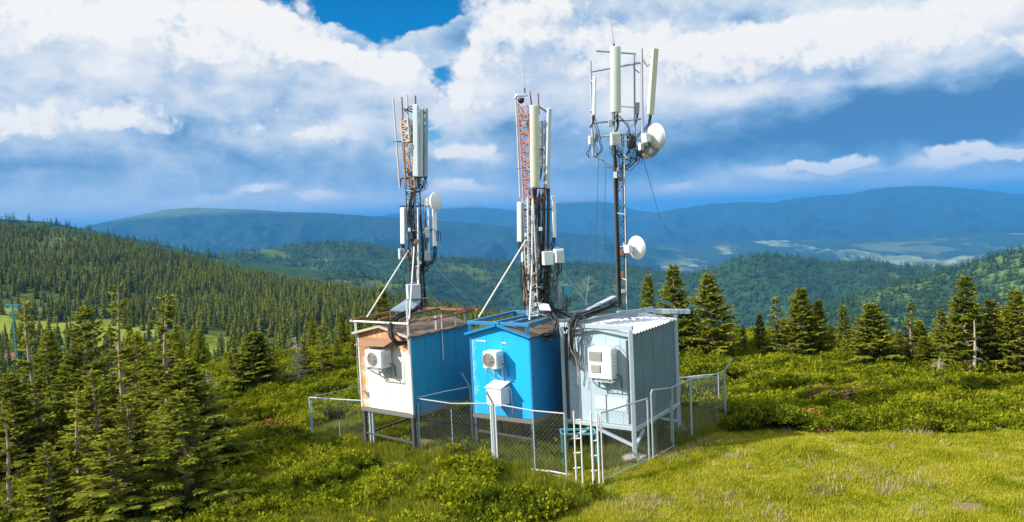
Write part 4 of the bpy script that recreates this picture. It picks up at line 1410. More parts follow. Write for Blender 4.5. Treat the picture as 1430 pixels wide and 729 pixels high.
# --- bright blue hut
FB = blotch_front_mat('blue_sunlit_front', (.010, .40, .82), (.34, .55, .68), .55)  # sunlight put into the front's blue; the walls have the same paint
PT_BLUE_SHADED = painted('blue_shaded_side', (.010, .20, .46), .45, .35, (.05, .12, .17), 1.2)  # the front's blue darkened for the shaded side, used on trim too
H2.body(PT_BLUE_SHADED, FB, (.27, .55), None, trim=PT_BLUE_SHADED)
b = H2.roof(PT_ROOFBROWN, sag=1); b.build('fascia', PT_BLUE_SHADED, H2.root)
H2.legs(PT_STEEL, w=.11)
zg = H2.zg(1, 1)
H2.brace([((.06, .06, zg + .55), (H2.W - .06, .06, zg + .5)), ((.15, 1.3, -.2), (.15, 1.3, zg)), ((1.2, .9, -.2), (1.3, .9, zg - .1)), ((H2.W - .06, .1, -.2), (H2.W - .06, H2.L - .1, zg + .2))], .07, PT_STEEL)
zt = H2.H + .30
PT_BLUEF = painted('blue_frame_paint', (.012, .20, .42), .5, .25, (.1, .12, .14), 4)
for (x, y) in ((.03, -.02), (H2.W - .06, -.02), (.03, H2.L - .1), (H2.W - .06, H2.L - .1)):
    b = MB(); H2.bar(b, (x, y, H2.H - .06), (x, y, zt), .115); b.build('roof_post', PT_BLUEF, H2.root)
for a, c in (((-.05, -.02, zt + .05), (H2.W + .02, -.02, zt + .05)), ((-.05, H2.L - .1, zt + .05), (H2.W + .3, H2.L - .1, zt + .05)), ((.03, .05, zt + .05), (.03, H2.L - .17, zt + .05)), ((H2.W - .06, .05, zt + .05), (H2.W - .06, H2.L - .17, zt + .05)), ((.9, .05, zt + .05), (1.1, H2.L - .17, zt + .05)), ((1.5, .05, zt + .05), (1.5, H2.L - .17, zt + .05))):
    b = MB(); H2.bar(b, a, c, .10); b.build('roof_beam', PT_BLUEF, H2.root)
b = MB(); H2.box(b, .25, .62, -.02, .0, H2.H - .24, H2.H - .20); H2.box(b, 1.2, 1.38, -.02, .0, H2.H - .26, H2.H - .22); b.build('hinge_plate', PT_LIGHT, H2.root)

# --- pale blue hut
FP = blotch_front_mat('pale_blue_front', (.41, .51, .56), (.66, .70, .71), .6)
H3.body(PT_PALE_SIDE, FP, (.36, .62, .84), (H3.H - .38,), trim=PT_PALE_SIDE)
b = H3.roof(PT_ROOFWHITE, over=.07, corr=True); b.build('fascia', PT_FRAME, H3.root)
zg = H3.zg(1, 1)
H3.legs(PT_FRAME, inset=.0, w=.12, rows=(1.0,), pad=.55)
b = MB(); H3.box(b, -.10, H3.W + .10, -.13, -.02, -.10, .02, .012); b.build('front_rail', PT_FRAME, H3.root)
b = MB(); H3.box(b, H3.W + .02, H3.W + .11, -.02, H3.L + .1, -.13, -.02, .012); b.build('side_rail', PT_FRAME, H3.root)
zt = H3.H + .19
for x, w_ in ((-.06, .11), (H3.W + .07, .16)):
    g = H3.zg(x, -.14) - .1
    b = MB(); H3.bar(b, (x, -.14, g), (x, -.14, zt), w_, .12, .01); o_ = b.build('corner_post', PT_FRAME, H3.root)
    pb = MB(); H3.box(pb, x - .32, x + .3, -.42, .12, g + .02, g + .20, .03); pb.build('foot_pad', PT_CONC, o_)
    if x < 1:
        b = MB(); H3.box(b, x + .075, x + .10, -.17, -.11, .1, H3.H - .1); b.build('post_edge', PT_STEEL, H3.root)
    else:
        b = MB(); H3.box(b, x - .15, x - .105, -.16, -.1, .1, H3.H - .12); b.build('post_edge', PT_STEEL, H3.root)
b = MB(); H3.bar(b, (-.12, -.14, zt + .065), (H3.W + .15, -.14, zt + .065), .12, .13, .01); b.build('roof_beam', PT_FRAME, H3.root)
# T shaped post at the back corner
p = at(943, 440, 26.0); lx = (p - H3.O) @ H3.ex; ly = (p - H3.O) @ H3.ey
b = MB(); H3.bar(b, (lx, ly, H3.zg(lx, ly) - .1), (lx, ly, p[2] - H3.O[2] + .02), .125, .125, .01); o_ = b.build('corner_post', PT_FRAME, H3.root)
pb = MB(); H3.box(pb, lx - .4, lx + .4, ly - .4, ly + .4, H3.zg(lx, ly) - .08, H3.zg(lx, ly) + .1, .03); pb.build('foot_pad', PT_CONC, o_)
b = MB(); b.beam(at(912, 434.5, 26.0), at(963.5, 435, 26.0), .17, .15, bevel=.01); b.build('roof_beam', PT_FRAME, H3.root)
for a, c, m_ in ((at(799, 452, 24.0), at(912, 430.5, 25.6), PT_GREYSTEEL), (at(822, 447, 24.6), at(905, 432, 26.3), PT_GREYSTEEL), (at(775, 449, 24.6), at(890, 440, 25.4), PT_FRAME), (at(770, 443, 25.2), at(835, 431, 26.3), PT_GREYSTEEL), (at(862, 437, 25.2), at(912, 433, 25.5), PT_FRAME)):
    b = MB(); b.beam(a, c, .10, .12, bevel=.008); b.build('roof_beam', m_, H3.root)
x5 = H3.W + .07
H3.brace([((1.05, -.10, -.16), (x5 - .02, -.10, zg + .45)), ((.75, -.10, -.16), (.0, -.10, zg + .35)), ((x5, .5, -.2), (x5, -.08, zg + .4)), ((x5 - .04, 1.9, -.2), (x5 - .04, H3.L - .1, zg + .4)), ((.2, 1.5, -.2), (.2, 1.5, zg - .1)), ((1.2, 2.4, -.2), (1.2, 2.4, zg - .1))], .085, PT_FRAME)
b = MB(); H3.box(b, .92, 1.98, -.02, -.002, .42, .82, .006); b.build('patch_panel', PT_LIGHT, H3.root)


# ------------------------------------------------------------------ coolers on the fronts
PT_FANDARK = painted('fan_dark', (.20, .19, .17), .6, .4, (.1, .09, .08), 5, streak=False)


def cooler(h, x0, x1, z0, z1, dep, label, fans, gap=.06, mat=PT_ACWHITE, cage=False, louvres=()):
    """box cooler on wall brackets; fans = list of (x fraction, z fraction, radius)"""
    c = h.w((x0 + x1) / 2, -gap, z0)
    r = empty('air_conditioner', c, -h.th, label, 'air conditioner')
    b = MB(); h.box(b, x0, x1, -dep, -gap, z0, z1, .025); b.build('casing', mat, r)
    for (fx, fz, rad) in fans:
        o = h.w(x0 + (x1 - x0) * fx, -dep - .002, z0 + (z1 - z0) * fz)
        g = MB()
        g.lathe(o, -h.ey, [(-.01, rad), (.012, rad), (.016, rad * .93), (.006, rad * .9)], 24)
        for k in range(1, 6):
            rr = rad * k / 6
            g.tube([o - h.ey * .010 + h.ex * rr * math.cos(a) + h.ez * rr * math.sin(a) for a in np.linspace(0, 2 * PI, 25)], .005, 4, cap=False)
        for k in range(8):
            a = k * PI / 4
            g.tube([o - h.ey * .012, o - h.ey * .012 + (h.ex * math.cos(a) + h.ez * math.sin(a)) * rad], .005, 4)
        gr_ = g.build('fan_grille', PT_GRILLE, r)
        d = MB(); d.lathe(o, -h.ey, [(.001, .0), (.003, rad * .9), (.0, rad * .92)], 20); d.build('fan_opening', PT_FANDARK, r)
    for (fa, fb_, ga, gb) in louvres:
        xa, xb = x0 + (x1 - x0) * fa, x0 + (x1 - x0) * fb_; za, zb = z0 + (z1 - z0) * ga, z0 + (z1 - z0) * gb
        g = MB(); h.box(g, xa, xb, -dep - .012, -dep + .01, za, zb, .004); gl = g.build('louvre', PT_FANDARK, r)
        g = MB(); n_ = 9
        for k in range(n_): zc = za + (zb - za) * (k + .5) / n_; h.box(g, xa + .02, xb - .02, -dep - .03, -dep - .013, zc - .012, zc + .006)
        g.build('slats', PT_GRILLE, gl)
    b = MB()
    for x in (x0 + .12, x1 - .12):
        h.bar(b, (x, -.0, z0 - .03), (x, -dep - .03, z0 - .03), .04); h.bar(b, (x, -.02, z0 - .34), (x, -.02, z0 - .05), .04); h.bar(b, (x, -.03, z0 - .33), (x, -dep + .02, z0 - .06), .03)
    b.build('bracket', PT_FRAME, r)
    b = MB()
    for k in range(7): h.box(b, x1 + .001, x1 + .006, -dep + .08, -gap - .06, z0 + .08 + k * (z1 - z0 - .2) / 7, z0 + .10 + k * (z1 - z0 - .2) / 7)
    b.build('side_vent', PT_GRILLE, r)
    b = MB(); b.tube([h.w(x1 - .05, -gap - .1, z0 + .12), h.w(x1 + .07, -gap - .1, z0 + .1), h.w(x1 + .09, -.05, z0 + .05), h.w(x1 + .1, -.03, z0 - .3)], .018, 6); b.build('pipe', PT_CABLEGREY, r)
    if cage:
        b = MB()
        for f in np.linspace(0, 1, 6): h.bar(b, (x0 + (x1 - x0) * f, -dep - .06, z0 - .06), (x0 + (x1 - x0) * f, -dep - .06, z0 + .03), .02)
        for f in np.linspace(0, 1, 4): h.bar(b, (x0 - .04, -dep - .06 + dep * f, z0 - .06), (x1 + .04, -dep - .06 + dep * f, z0 - .06), .025)
        for x in (x0 - .04, x1 + .04): h.bar(b, (x, -dep - .07, z0 - .06), (x, -dep - .07, z1 + .05), .02); h.bar(b, (x, -dep - .07, z1 + .05), (x, 0, z1 + .05), .02)
        b.build('cage', PT_FRAME, r)
    return r


def rect(h, px0, py0, px1, py1, dep):
    x0, z1 = h.hit(px0, py0, -dep); x1, _ = h.hit(px1, (py0 + py1) / 2, -dep); _, z0 = h.hit(px0, py1, -dep)
    return x0, x1, z0, z1


cooler(H1, *rect(H1, 508.5, 488.5, 533, 512.5, .50), .50, 'dirty white air conditioner under a rusty awning on the stained front', [(.45, .5, .23)], cage=True)
cooler(H2, *rect(H2, 673.5, 490.5, 693.5, 514.5, .46), .46, 'white air conditioner high on the bright blue front, one round grille', [(.42, .5, .225)])
x0, x1, z0, z1 = rect(H3, 819.5, 486, 854, 528, .44)
cooler(H3, x0, x1, z0, z1, .44, 'large white double cooler in a bracket cage on the pale blue front', [], cage=True, louvres=((.08, .62, .60, .90), (.14, .55, .22, .46)))
# sheet over the double cooler
# hood box low on the blue front
x0, x1, z0, z1 = rect(H2, 678.5, 541.5, 700, 566, .50)
r = empty('vent_hood', H2.w((x0 + x1) / 2, 0, z0), -H2.th, 'white box shaped vent hood low on the bright blue front', 'vent hood')
b = MB(); H2.box(b, x0, x1, -.50, -.02, z0, z1, .02); b.build('casing', PT_ACWHITE, r)
b = MB(); b.prism([H2.w(x0 - .03, -.53, z1 + .005), H2.w(x1 + .03, -.53, z1 + .005), H2.w(x1 + .03, -.01, z1 + .12), H2.w(x0 - .03, -.01, z1 + .12)], (0, 0, .025)); b.build('lid', PT_WHITERAD, r)
b = MB(); b.tube([H2.w((x0 + x1) / 2 + .05, -.03, z1 + .1), H2.w((x0 + x1) / 2 + .05, -.03, z1 + .55)], .02, 6); b.tube([H2.w(x1 - .03, -.05, z1 + .05), H2.w(x1 + .06, -.06, z1 - .1), H2.w(x1 + .08, -.03, z1 - .7), H2.w(x1 + .06, -.03, z0 - .3)], .014, 6); b.build('pipe', PT_WHITEBAR, r)


# ------------------------------------------------------------------ masts
def spline(P, n=24):
    P = np.asarray(P, float); Q = np.concatenate([[2 * P[0] - P[1]], P, [2 * P[-1] - P[-2]]]); out = []
    m = len(P) - 1; k = max(2, n // m)
    for i in range(m):
        a, b_, c, d = Q[i:i + 4]
        for t in np.linspace(0, 1, k, endpoint=(i == m - 1)):
            out.append(.5 * ((2 * b_) + (c - a) * t + (2 * a - 5 * b_ + 4 * c - d) * t * t + (3 * b_ - a - 3 * c + d) * t ** 3))
    return np.array(out)


def bundle(P, n, spread, r, seed, jit=.5):
    """several cables following the same way; all one bundle"""
    rg = np.random.default_rng(seed); mb = MB(); P = np.asarray(P, float)
    for i in range(n):
        o = rg.normal(size=3) * spread
        Q = P + o + rg.normal(size=P.shape) * spread * jit
        mb.tube(spline(Q, 8 * (len(P) - 1)), r * rg.uniform(.7, 1.3), 5)
    return mb


def lattice(b, p0, p1, w, n, r=.016, rot=.4, taper=1.0, thin=.009):
    p0 = np.asarray(p0, float); p1 = np.asarray(p1, float)
    u = np.array([math.cos(rot), -math.sin(rot), 0]); v = np.array([math.sin(rot), math.cos(rot), 0])
    C = lambda k, f: p0 + (p1 - p0) * f + (u * (1 if k in (0, 3) else -1) + v * (1 if k in (0, 1) else -1)) * w / 2 * (1 + (taper - 1) * f)
    for k in range(4): b.tube([C(k, 0), C(k, .5), C(k, 1)], r, 6)
    for i in range(n):
        for k in range(4):
            a, c = (i / n, (i + 1) / n)
            k2 = (k + 1) % 4
            if (i + k) % 2: b.tube([C(k, a), C(k2, c)], thin, 4, cap=False)
            else: b.tube([C(k2, a), C(k, c)], thin, 4, cap=False)
            if i % 2 == 0: b.tube([C(k, a), C(k2, a)], thin, 4, cap=False)


class Mast:
    def __init__(s, D, base, label):
        s.D = D
        p = at(*base, D); s.root = empty('lattice_mast', p, 0, label, 'mast'); s.k = D / F

    def P(s, px, py, dd=0.0): return at(px, py, s.D + dd)

    def part(s, name, mat, fn):
        b = MB(); fn(b); return b.build(name, mat, s.root)

    def pole(s, a, c, r, mat, name='pole', dd=(0, 0), n=8):
        b = MB(); b.tube([s.P(*a, dd[0]), (s.P(*a, dd[0]) + s.P(*c, dd[1])) / 2, s.P(*c, dd[1])], r, n); return b.build(name, mat, s.root)

    def cables(s, pts, n, spread, r, seed, mat=None, dd=-.05, name='cable_bundle'):
        return bundle([s.P(p[0], p[1], dd if len(p) < 3 else p[2]) for p in pts], n, spread, r, seed).build(name, mat or PT_CABLE, s.root)


def frame_from(axis, yaw):
    """width, depth axes square to a nearly upright axis; yaw 0 faces the camera"""
    f = np.array([math.sin(yaw), -math.cos(yaw), 0.0]); f = f - axis * (f @ axis); f /= np.linalg.norm(f)
    return np.cross(f, axis) * -1, f


def panel(m, top, bot, wpx, dep, label, mat, yaw=0.3, dd=0.0, rnd=False, conn=4, group=None, dtop=0.0):
    a = m.P(*bot, dd); c = m.P(*top, dd + dtop); ax_ = c - a; H = np.linalg.norm(ax_); ax_ /= H
    w = wpx * m.k; wv, fv = frame_from(ax_, yaw)
    r = empty('panel_antenna', a, 0, label, 'panel antenna', group)
    b = MB()
    if rnd:
        prof = []
        n = 20; V = []
        lev = [(0, .80), (.006, .97), (.02, 1.0), (.5, 1.0), (.985, 1.0), (.996, .96), (1, .82)]
        for (f, sc) in lev:
            for k in range(n):
                t = 2 * PI * k / n; x = math.cos(t); y = math.sin(t)
                V.append(a + ax_ * H * f + wv * x * w / 2 * sc + fv * (y if y > 0 else y * .75) * dep / 2 * sc)
        Fs = [(i * n + k, i * n + (k + 1) % n, (i + 1) * n + (k + 1) % n, (i + 1) * n + k) for i in range(len(lev) - 1) for k in range(n)]
        b.add(V, Fs, True); b.add(V[:n], [tuple(range(n))[::-1]]); b.add(V[-n:], [tuple(range(n))])
    else:
        b.box((a + c) / 2, (w, dep, H), np.stack([wv, fv, ax_]), min(w, dep) * .22)
    b.build('radome', mat, r)
    for f in (.12, .88):
        q = a + ax_ * H * f - fv * (dep / 2 + .045)
        b = MB(); b.box(q, (w * .45 + .03, .10, .05), np.stack([wv, fv, ax_])); b.tube([q - fv * .03 - wv * .07, q - fv * .03 + wv * .07], .014, 6); b.build('bracket', PT_GALV, r)
    rg = np.random.default_rng(int(top[0] * 7 + top[1]))
    for k in range(conn):
        q = a + wv * w * (.3 * (k % 2) - .15) + fv * dep * (.25 * (k // 2) - .1)
        b = MB(); b.tube([q + ax_ * .02, q - ax_ * .07], .016, 6); b.tube(spline([q - ax_ * .06, q - ax_ * .22 - fv * .03, q - ax_ * .38 - fv * .12 + wv * rg.normal() * .06], 8), .009, 5); b.build('connector', PT_CABLE, r)
    return r


def rru(m, x0, y0, x1, y1, label, mat=PT_LIGHT, dd=0.0, dep=.16, yaw=.35, fins=True, cab=3, name='radio_unit', cat='radio unit'):
    a = m.P((x0 + x1) / 2, y1, dd); c = m.P((x0 + x1) / 2, y0, dd); ax_ = np.array([0, 0, 1.0]); H = np.linalg.norm(c - a); w = (x1 - x0) * m.k / (math.cos(yaw) + .25 * math.sin(abs(yaw)))
    wv, fv = frame_from(ax_, yaw); ctr = (a + c) / 2
    r = empty(name, a, 0, label, cat)
    b = MB(); b.box(ctr, (w, dep, H), np.stack([wv, fv, ax_]), .012); b.build('casing', mat, r)
    if fins:
        b = MB()
        for f in np.linspace(-.4, .4, 7): b.box(ctr + wv * w * f + fv * (dep / 2 + .012), (.012, .028, H * .82), np.stack([wv, fv, ax_]))
        b.build('cooling_fins', mat, r)
    b = MB(); b.tube([ctr + ax_ * H * .5 - wv * w * .25, ctr + ax_ * (H * .5 + .05) - wv * w * .2, ctr + ax_ * (H * .5 + .05) + wv * w * .2, ctr + ax_ * H * .5 + wv * w * .25], .008, 5); b.build('handle', PT_GALV, r)
    b = MB(); b.box(ctr - fv * (dep / 2 + .03), (w * .5, .06, H * .5), np.stack([wv, fv, ax_])); b.build('bracket', PT_GALV, r)
    rg = np.random.default_rng(int(x0 * 13 + y0))
    for k in range(cab):
        q = ctr - ax_ * H / 2 + wv * w * (-.3 + .3 * k)
        b = MB(); b.tube(spline([q, q - ax_ * .10, q - ax_ * .26 + wv * rg.normal() * .06 - fv * .05, q - ax_ * .4 + wv * rg.normal() * .1 - fv * .12], 12), .010, 5); b.build('cable', PT_CABLE, r)
    return r


def dish(m, c, rad, face, label, dd=0.0, mount=None, shell=PT_WHITERAD, deep=.55, front=PT_WHITERAD, odu=.1):
    o = m.P(*c, dd); f = np.asarray(face, float); f /= np.linalg.norm(f)
    r = empty('dish_antenna', o, 0, label, 'dish antenna')
    b = MB(); b.lathe(o, f, [(-deep * rad, .03), (-deep * rad * .98, rad * .22), (-deep * rad * .85, rad * .5), (-deep * rad * .55, rad * .8), (-deep * rad * .25, rad * .95), (0, rad)], 28); b.build('reflector', shell, r)
    b = MB(); b.lathe(o, f, [(0.0, rad * 1.0), (.0, rad * 1.03), (rad * .10, rad * 1.03), (rad * .12, rad * .99)], 28); b.build('rim', shell, r)
    b = MB(); b.lathe(o, f, [(rad * .11, rad * .99), (rad * .2, rad * .8), (rad * .27, rad * .45), (rad * .3, .001)], 28); b.build('radome', front, r)
    if mount is not None:
        q = o - f * deep * rad; e = m.P(*mount, dd)
        u, w = perp(f)
        b = MB(); b.lathe(q, -f, [(-.02, odu * .8), (.05, odu * .8), (.06, odu)], 14); b.box(q - f * (.06 + odu * .9), (odu * 1.7, odu * 1.8, odu * 2.1), np.stack([f, u, w]), .015); b.build('radio_head', PT_WHITERAD, r)
        b = MB(); b.beam(q - f * .05, e, .05, .07); b.tube([e - np.array([0, 0, .16]), e + np.array([0, 0, .16])], .045, 8); b.build('mount', PT_GALV, r)
    return r


def whip(m, a, c, label, r=.008, dd=0.0):
    o = empty('whip_antenna', m.P(*c, dd), 0, label, 'whip antenna')
    p, q = m.P(*c, dd), m.P(*a, dd)
    b = MB(); b.tube([p, p * .5 + q * .5, q], [r * 1.3, r, r * .6], 6); b.build('rod', PT_GREYSTEEL, o)
    b = MB(); b.tube([p - np.array([0, 0, .06]), p + np.array([0, 0, .12])], r * 2.6, 8); b.build('base', PT_CABLE, o)


PT_RW = painted('rusty_orange_lattice', (.50, .27, .15), .8, .6, (.68, .62, .55), 9, streak=False)
PT_PINK = painted('red_white_lattice', (.50, .21, .17), .7, .75, (.72, .67, .63), 7, streak=False)
PT_DARKLAT = painted('dark_lattice_paint', (.05, .055, .065), .6, .4, (.30, .31, .33), 8, streak=False)
PT_WRUST = painted('white_rusty_pipe', (.58, .52, .47), .65, .6, (.34, .19, .12), 8)

# ---- mast on the rusty hut
T1 = Mast(26.5, (583, 434), 'mast with rusty orange lattice and long grey panels on the white and blue hut')
T1.part('lattice', PT_RW, lambda b: lattice(b, T1.P(576.5, 262), T1.P(568.5, 166), .34, 16, .02))
T1.part('lattice', PT_DARKLAT, lambda b: lattice(b, T1.P(583.5, 436), T1.P(576.5, 262), .34, 22, .022))
T1.part('lattice_cap', PT_WRUST, lambda b: lattice(b, T1.P(570, 198, -.1), T1.P(567.5, 166, -.1), .26, 6, .03, thin=.022))
T1.pole((549, 137), (558.5, 263), .028, PT_WRUST); T1.pole((561, 135.5), (567, 262), .025, PT_RUST, dd=(-.1, -.1)); T1.pole((568.5, 133), (573, 250), .025, PT_WRUST); T1.pole((580, 133.5), (584, 262), .03, PT_RUST)
T1.pole((583.5, 290), (585, 436), .026, PT_WHITEBAR, dd=(-.25, -.25)); T1.pole((591.5, 285), (593, 362), .02, PT_GALV)
T1.pole((598, 274), (599, 350), .03, PT_WHITERAD, dd=(-.05, -.05)); T1.pole((570.5, 280), (571, 345), .03, PT_GALV)
for a, c in (((551, 198), (578, 197)), ((558.5, 262), (560, 249)), ((559, 249.5), (597, 247)), ((563, 152), (577, 157)), ((584, 152), (594, 157)), ((558, 288), (602, 287)), ((577, 175), (590, 172)), ((577, 225), (592, 223)), ((566, 320), (600, 322))):
    T1.pole(a, c, .024, PT_STEEL, 'cross_arm', n=6)
for (a, c, w) in (((570.5, 350), (512.5, 443), .023), ((579, 338), (571.5, 446), .024), ((581, 350), (583.5, 398), .022)):
    T1.pole(a, c, w, PT_WHITEBAR, 'strut', dd=(-.1, -.2 if w == .022 else -1.6))
T1.pole((601, 366), (664, 431), .010, PT_GREYSTEEL, 'guy_wire', dd=(.1, .6), n=5); T1.pole((584, 395), (627, 436), .008, PT_GREYSTEEL, 'guy_wire', n=5)
panel(T1, (580.5, 146), (581.5, 247), 7.6, .12, 'foremost pale grey panel at the top of the rusty orange lattice', PT_LIGHT, -.25, -.25)
panel(T1, (588, 152), (587.5, 247), 5.4, .10, 'narrow middle panel of the three on the rusty orange lattice', PT_LIGHT, .3, -.1)
panel(T1, (594.2, 151), (594, 248), 6.0, .16, 'rear panel with shade put into its grey, right of the other two on the rusty orange lattice', PT_GREYPANEL, .8, .12)
panel(T1, (562.5, 290), (563, 341), 7.2, .11, 'short white panel left of the dark lower lattice over the rusty hut', PT_WHITERAD, -.4, -.05)
panel(T1, (569.5, 284), (570.5, 336), 4, .09, 'thin grey panel squeezed between short white panel and dark lattice', PT_LIGHT, .2, .15)
panel(T1, (606.5, 292), (607, 344), 6.4, .11, 'short white panel hanging below the drum dish', PT_WHITERAD, .25, -.08)
rru(T1, 556.5, 347, 567.5, 362, 'grey radio box under the short white panel on the left', PT_LIGHT)
rru(T1, 592.5, 351, 600.5, 364, 'tilted pale radio box low on the right of the dark lattice, above the guy wire', PT_LIGHT, -.05, .14)
rru(T1, 593.5, 318, 599.5, 332, 'small white radio box half way below the drum dish', PT_WHITERAD, -.1, .12)
dish(T1, (608, 281.5), .30, (.87, -.48, .06), 'white drum dish on the right of the rusty hut mast', -.1, (598.5, 281), deep=.5, odu=.13)
r = rru(T1, 568, 397, 586.5, 417, 'grey cabinet at the foot of the rusty hut mast', PT_LIGHT, -.35, .28, fins=False, name='cable_cabinet', cat='cabinet')
r = empty('cable_tray', T1.P(565, 426, -.5), 0, 'sloping grey sheet tray under the grey cabinet on the rusty roof', 'cable tray')
b = MB(); P4 = [T1.P(544.5, 433, -.9), T1.P(572, 436, -.7), T1.P(588, 419, -.3), T1.P(569, 416.5, -.4)]; b.prism(P4, (0, 0, -.04)); b.build('sheet', PT_TRAY, r)
b = MB()
for p in P4[:2]: b.beam(p - np.array([0, 0, .05]), p - np.array([0, 0, .32]), .04)
b.build('support', PT_RUST, r)
T1.cables([(578, 262), (574, 300), (580, 345), (583, 390), (586, 430)], 12, .055, .015, 21)
T1.cables([(589, 300), (592, 345), (590, 390), (592, 432)], 6, .05, .012, 22)
T1.cables([(570, 232), (571, 262), (578, 268), (588, 262), (590, 250)], 5, .05, .012, 23)
T1.cables([(563, 345), (566, 356), (572, 352), (577, 365)], 5, .05, .011, 24); T1.cables([(607, 346), (606, 362), (598, 372), (590, 368), (588, 380)], 6, .05, .011, 25)
T1.cables([(612, 338), (611, 325), (602, 322), (592, 330), (590, 345)], 4, .03, .012, 26); T1.cables([(584, 200), (583, 215), (578, 240), (576, 262)], 5, .04, .011, 27)
T1.cables([(566, 157), (573, 152), (582, 156), (590, 160)], 3, .03, .011, 28)


def cable_thing(pts, n, spread, r, seed, label, mat=None, name='cable_bundle'):
    o = bundle(pts, n, spread, r, seed).build(name, mat or PT_CABLE)
    tag(o, label, 'cable bundle'); return o


cable_thing([T1.P(588, 428, -.3), T1.P(566, 437, -.8), T1.P(549, 448, -1.4), T1.P(545, 464, -1.75), T1.P(553, 478, -1.85), T1.P(568, 478, -1.75)], 16, .045, .016, 31, 'thick black cable loop drooping over the rusty hut front')
cable_thing([T1.P(590, 434, -.2), T1.P(569, 444, -.7), T1.P(557, 456, -1.2), T1.P(560, 470, -1.5), T1.P(570, 472, -1.5)], 6, .06, .012, 32, 'thin grey cables inside the black cable loop', PT_CABLEGREY)

# ---- mast on the blue hut
T2 = Mast(25.3, (746, 438), 'middle mast of pink red and white lattice above the bright blue hut')
T2.part('lattice', PT_PINK, lambda b: lattice(b, T2.P(740, 275), T2.P(732, 148), .30, 20, .024, thin=.014))
T2.part('lattice', PT_WRUST, lambda b: lattice(b, T2.P(747, 440), T2.P(740, 275), .36, 22, .026, thin=.014))
T2.pole((720, 128), (726.5, 276), .026, PT_WRUST); T2.pole((740, 128), (743, 152), .022, PT_RUST); T2.pole((751.5, 130), (753, 160), .022, PT_RUST)
T2.pole((759.5, 262), (758.5, 372), .055, PT_RUST); T2.pole((766, 262), (765, 428), .05, PT_STEEL); T2.pole((729, 275), (733, 420), .045, PT_RUST); T2.pole((761, 168), (760, 265), .03, PT_GREYSTEEL); T2.pole((752.5, 272), (753, 425), .035, PT_PINK)
for a, c, mt in (((719, 176), (742, 174), PT_PINK), ((722, 235), (744, 233), PT_PINK), ((723, 145), (742, 172), PT_GREYSTEEL), ((750, 147), (766, 158), PT_STEEL), ((742, 262), (768, 264), PT_STEEL), ((722, 293), (776, 292), PT_STEEL), ((735, 345), (770, 347), PT_WHITEBAR), ((720, 131), (736, 131), PT_GREYSTEEL), ((741, 210), (766, 208), PT_STEEL)):
    T2.pole(a, c, .026, mt, 'cross_arm', n=6)
for (a, c, w, d2) in (((734.5, 335), (668.5, 443), .024, -1.3), ((743.5, 275), (743, 372), .026, -.25), ((743, 372), (739.5, 447), .026, -.9), ((737, 275), (738, 405), .02, -.2)):
    T2.pole(a, c, w, PT_WHITEBAR, 'strut', dd=(-.22, d2))
T2.pole((784, 378), (822, 426), .012, PT_GALV, 'guy_wire', n=5); T2.pole((822.5, 384), (817.5, 427), .014, PT_WHITEBAR, 'rod', dd=(.2, .2), n=5)
panel(T2, (746, 147), (747.3, 262.5), 13.0, .20, 'big cream rounded panel in front of the pink lattice', PT_CREAM, .2, -.32, True)
panel(T2, (756.5, 168), (755.8, 236), 4.6, .10, 'short grey slotted panel behind the big cream rounded panel', PT_GREYPANEL, .5, .1)
panel(T2, (767.2, 151), (764.2, 263.5), 6.2, .11, 'slightly leaning pale panel at the right top of the middle mast', PT_LIGHT, .35, -.05)
panel(T2, (725.6, 282), (725.8, 338), 6.8, .11, 'short white panel at mid height left of the middle mast', PT_WHITERAD, -.4, -.1)
panel(T2, (773, 273), (774, 332), 5.6, .10, 'short white panel at mid height right of the middle mast', PT_WHITERAD, .3, -.05)
panel(T2, (759.8, 282), (760, 340), 4.6, .09, 'thin whitish panel between dark poles of the middle mast', PT_LIGHT, .1, .15)
rru(T2, 757.5, 351, 772, 370, 'left one of two big white radio boxes on the middle mast', PT_WHITERAD, -.3, .18, fins=False)
rru(T2, 773.5, 347.5, 787, 367, 'finned white radio box, right of its smooth twin on the middle mast', PT_WHITERAD, -.22, .18)
rru(T2, 728, 351, 735.5, 366, 'small grey radio box left of the middle mast, behind the white bar', PT_LIGHT, 0, .12)
rru(T2, 767.5, 397.5, 776.5, 413, 'small teal grey box low on the middle mast', PT_TEAL, .1, .16, fins=False)
rru(T2, 785.5, 398.5, 799, 414.5, 'larger teal grey box on its own pole right of the middle mast', PT_TEAL, .1, .18, fins=False)
T2.pole((779, 372), (781, 432), .05, PT_GREYSTEEL); T2.pole((792, 414), (791, 436), .03, PT_STEEL)
whip(T2, (732, 87), (733, 128), 'thin whip aerial on top of the middle mast')
r = empty('camera_unit', T2.P(728, 136, -.05), 0, 'dark round camera under a bracket at the top of the middle mast', 'camera')
b = MB(); b.lathe(T2.P(727.5, 137, -.05), (0, 0, -1), [(0, .02), (.0, .10), (.06, .105), (.12, .09), (.16, .05), (.175, .001)], 16); b.build('dome', PT_CABLE, r)
b = MB(); b.box(T2.P(729, 133, -.05), (.34, .14, .07), None, .01); b.tube([T2.P(723, 131), T2.P(718.5, 138)], .04, 8); b.build('bracket', PT_LIGHT, r)
r = empty('cable_tray', T2.P(760, 432, -.5), 0, 'small tilted white sheet among cables on the blue hut roof', 'cable tray')
b = MB(); b.prism([T2.P(750.5, 422, -.5), T2.P(766, 424.5, -.5), T2.P(769.5, 433, -.8), T2.P(754, 432.5, -.8)], (0, 0, -.03)); b.build('sheet', PT_LIGHT, r)
b = MB(); b.beam(T2.P(762, 433, -.7), T2.P(763, 441, -.7), .05); b.build('support', PT_RUST, r)
